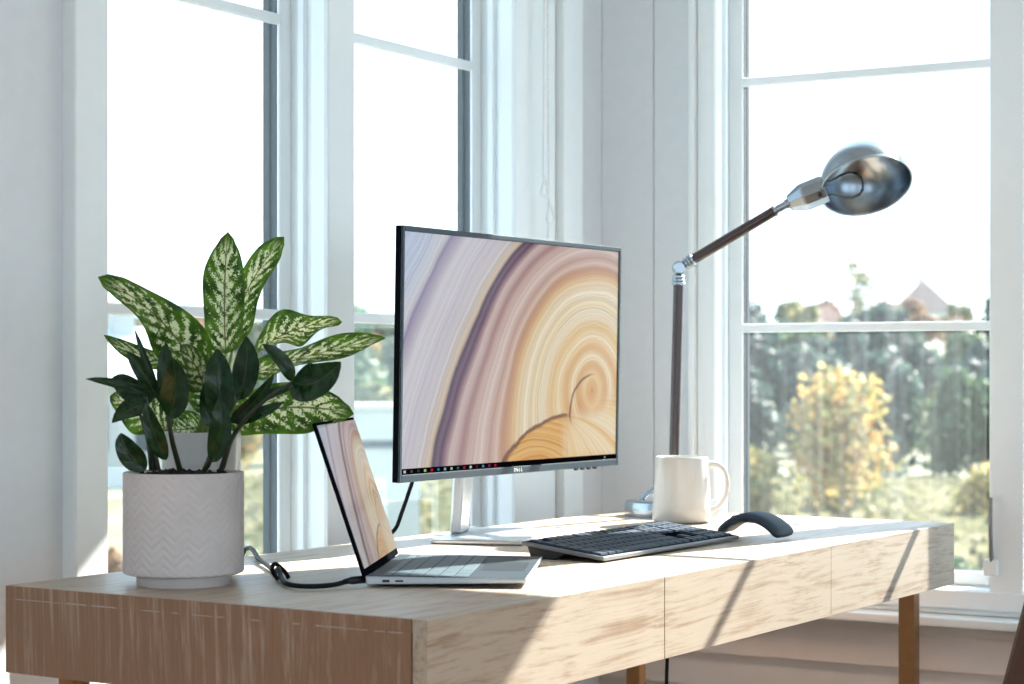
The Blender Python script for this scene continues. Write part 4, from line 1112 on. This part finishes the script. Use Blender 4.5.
def house(label, loc, rotz, w, d, wall_h, roof_h, wall_mat, roof_mat, hip=0.3, group=None):
    t = thing('house', label, 'house', loc, rotz, group)
    bm = BM(); box(bm, -w / 2, w / 2, -d / 2, d / 2, -0.5, wall_h); obj('walls', bm, wall_mat, t)
    bm = BM(); e = 0.35
    b = [bm.verts.new(v) for v in ((-w / 2 - e, -d / 2 - e, wall_h), (w / 2 + e, -d / 2 - e, wall_h), (w / 2 + e, d / 2 + e, wall_h), (-w / 2 - e, d / 2 + e, wall_h))]
    r0 = bm.verts.new((-w / 2 + hip * w, 0, wall_h + roof_h)); r1 = bm.verts.new((w / 2 - hip * w, 0, wall_h + roof_h))
    for f in ((b[0], b[1], r1, r0), (b[2], b[3], r0, r1), (b[1], b[2], r1), (b[3], b[0], r0), (b[3], b[2], b[1], b[0])): bm.faces.new(f)
    rf = obj('roof', bm, roof_mat, t)
    bm = BM(); box(bm, w * 0.18, w * 0.18 + 0.7, -0.35, 0.35, wall_h + roof_h * 0.5, wall_h + roof_h + 0.6); obj('chimney', bm, wall_mat, rf)
    for k in range(3):
        x = (k - 1) * w * 0.3
        bm = BM(); box(bm, x - w * 0.06, x + w * 0.06, -d / 2 - 0.03, -d / 2 + 0.05, wall_h * 0.35, wall_h * 0.8); obj('window', bm, M_dark_frame, t)
        y = (k - 1) * d * 0.3
        bm = BM(); box(bm, -w / 2 - 0.03, -w / 2 + 0.05, y - d * 0.06, y + d * 0.06, wall_h * 0.35, wall_h * 0.8); obj('window', bm, M_dark_frame, t)
    return t
M_hwall = plain('pale house render', lin(186, 188, 184), 0.8, bscale=2)
M_roof = plain('brown roof tiles', lin(150, 126, 116), 0.8, bscale=4, vary=0.12)
M_roofg = plain('pale grey roof', lin(196, 202, 206), 0.7, bscale=4)
house('brown-roofed house on the skyline to the right of the slender tree', at(240.8, 84.4), R(25), 9.0, 7.0, 3.4, 4.0, M_hwall, M_roof, 0.3)
house('low rusty-roofed house on the skyline left of the bigger roof', at(252.0, 101.5), R(20), 8.0, 6.0, 2.6, 2.2, M_hwall, plain('rust roof tiles', lin(176, 134, 116), 0.8, bscale=4), 0.2)
house('pale gabled house seen through the left window', at(46.0, 42.9), R(-35), 4.6, 4.2, 3.1, 1.75, M_hwall, M_roofg, 0.02)
sh = thing('garden_building', 'flat white garden building with a dark band outside the middle window', 'building', at(25.2, 17.75), R(36))
bm = BM(); box(bm, -0.5, 0.6, -0.85, 0.85, 0.0, 2.52); obj('walls', bm, M_hwall, sh)
bm = BM(); box(bm, -0.58, 0.68, -0.93, 0.93, 2.52, 2.62); box(bm, -0.56, 0.66, -0.91, 0.91, 2.62, 2.98); box(bm, -0.62, 0.72, -0.97, 0.97, 2.98, 3.06); obj('parapet', bm, M_hwall, sh)
bm = BM(); box(bm, -0.53, 0.63, -0.88, 0.88, 2.40, 2.52); obj('band', bm, M_dark_frame, sh)
bm = BM(); box(bm, -0.53, -0.45, -0.35, 0.35, 0.0, 1.95); obj('door', bm, plain('white door paint', lin(222, 228, 226), 0.6), sh)

# rough meadow: uncountable tufts, one object
bm = BM()
rnd = random.Random(77)
for i in range(9000):
    r = math.sqrt(rnd.uniform(34 ** 2, 64 ** 2)); az = rnd.uniform(14, 27) if i % 3 else rnd.uniform(29, 40)
    p = pol(r, az); s = rnd.uniform(0.10, 0.34)
    a = rnd.random() * 6.28; d = Vector((math.cos(a), math.sin(a), 0)) * s * 0.45
    vs = [bm.verts.new(p - d), bm.verts.new(p + d), bm.verts.new(p + d * 1.4 + Vector((rnd.gauss(0, .05), rnd.gauss(0, .05), s))), bm.verts.new(p - d * 1.4 + Vector((rnd.gauss(0, .05), rnd.gauss(0, .05), s * 0.8)))]
    bm.faces.new(vs)
tag(obj('meadow_grass', bm, foliage_mat('meadow tufts', lin(96, 100, 68), lin(128, 125, 96), lin(142, 137, 112))), 'rough pale yellow grass of the lawn outside the windows', 'grass', kind='stuff')
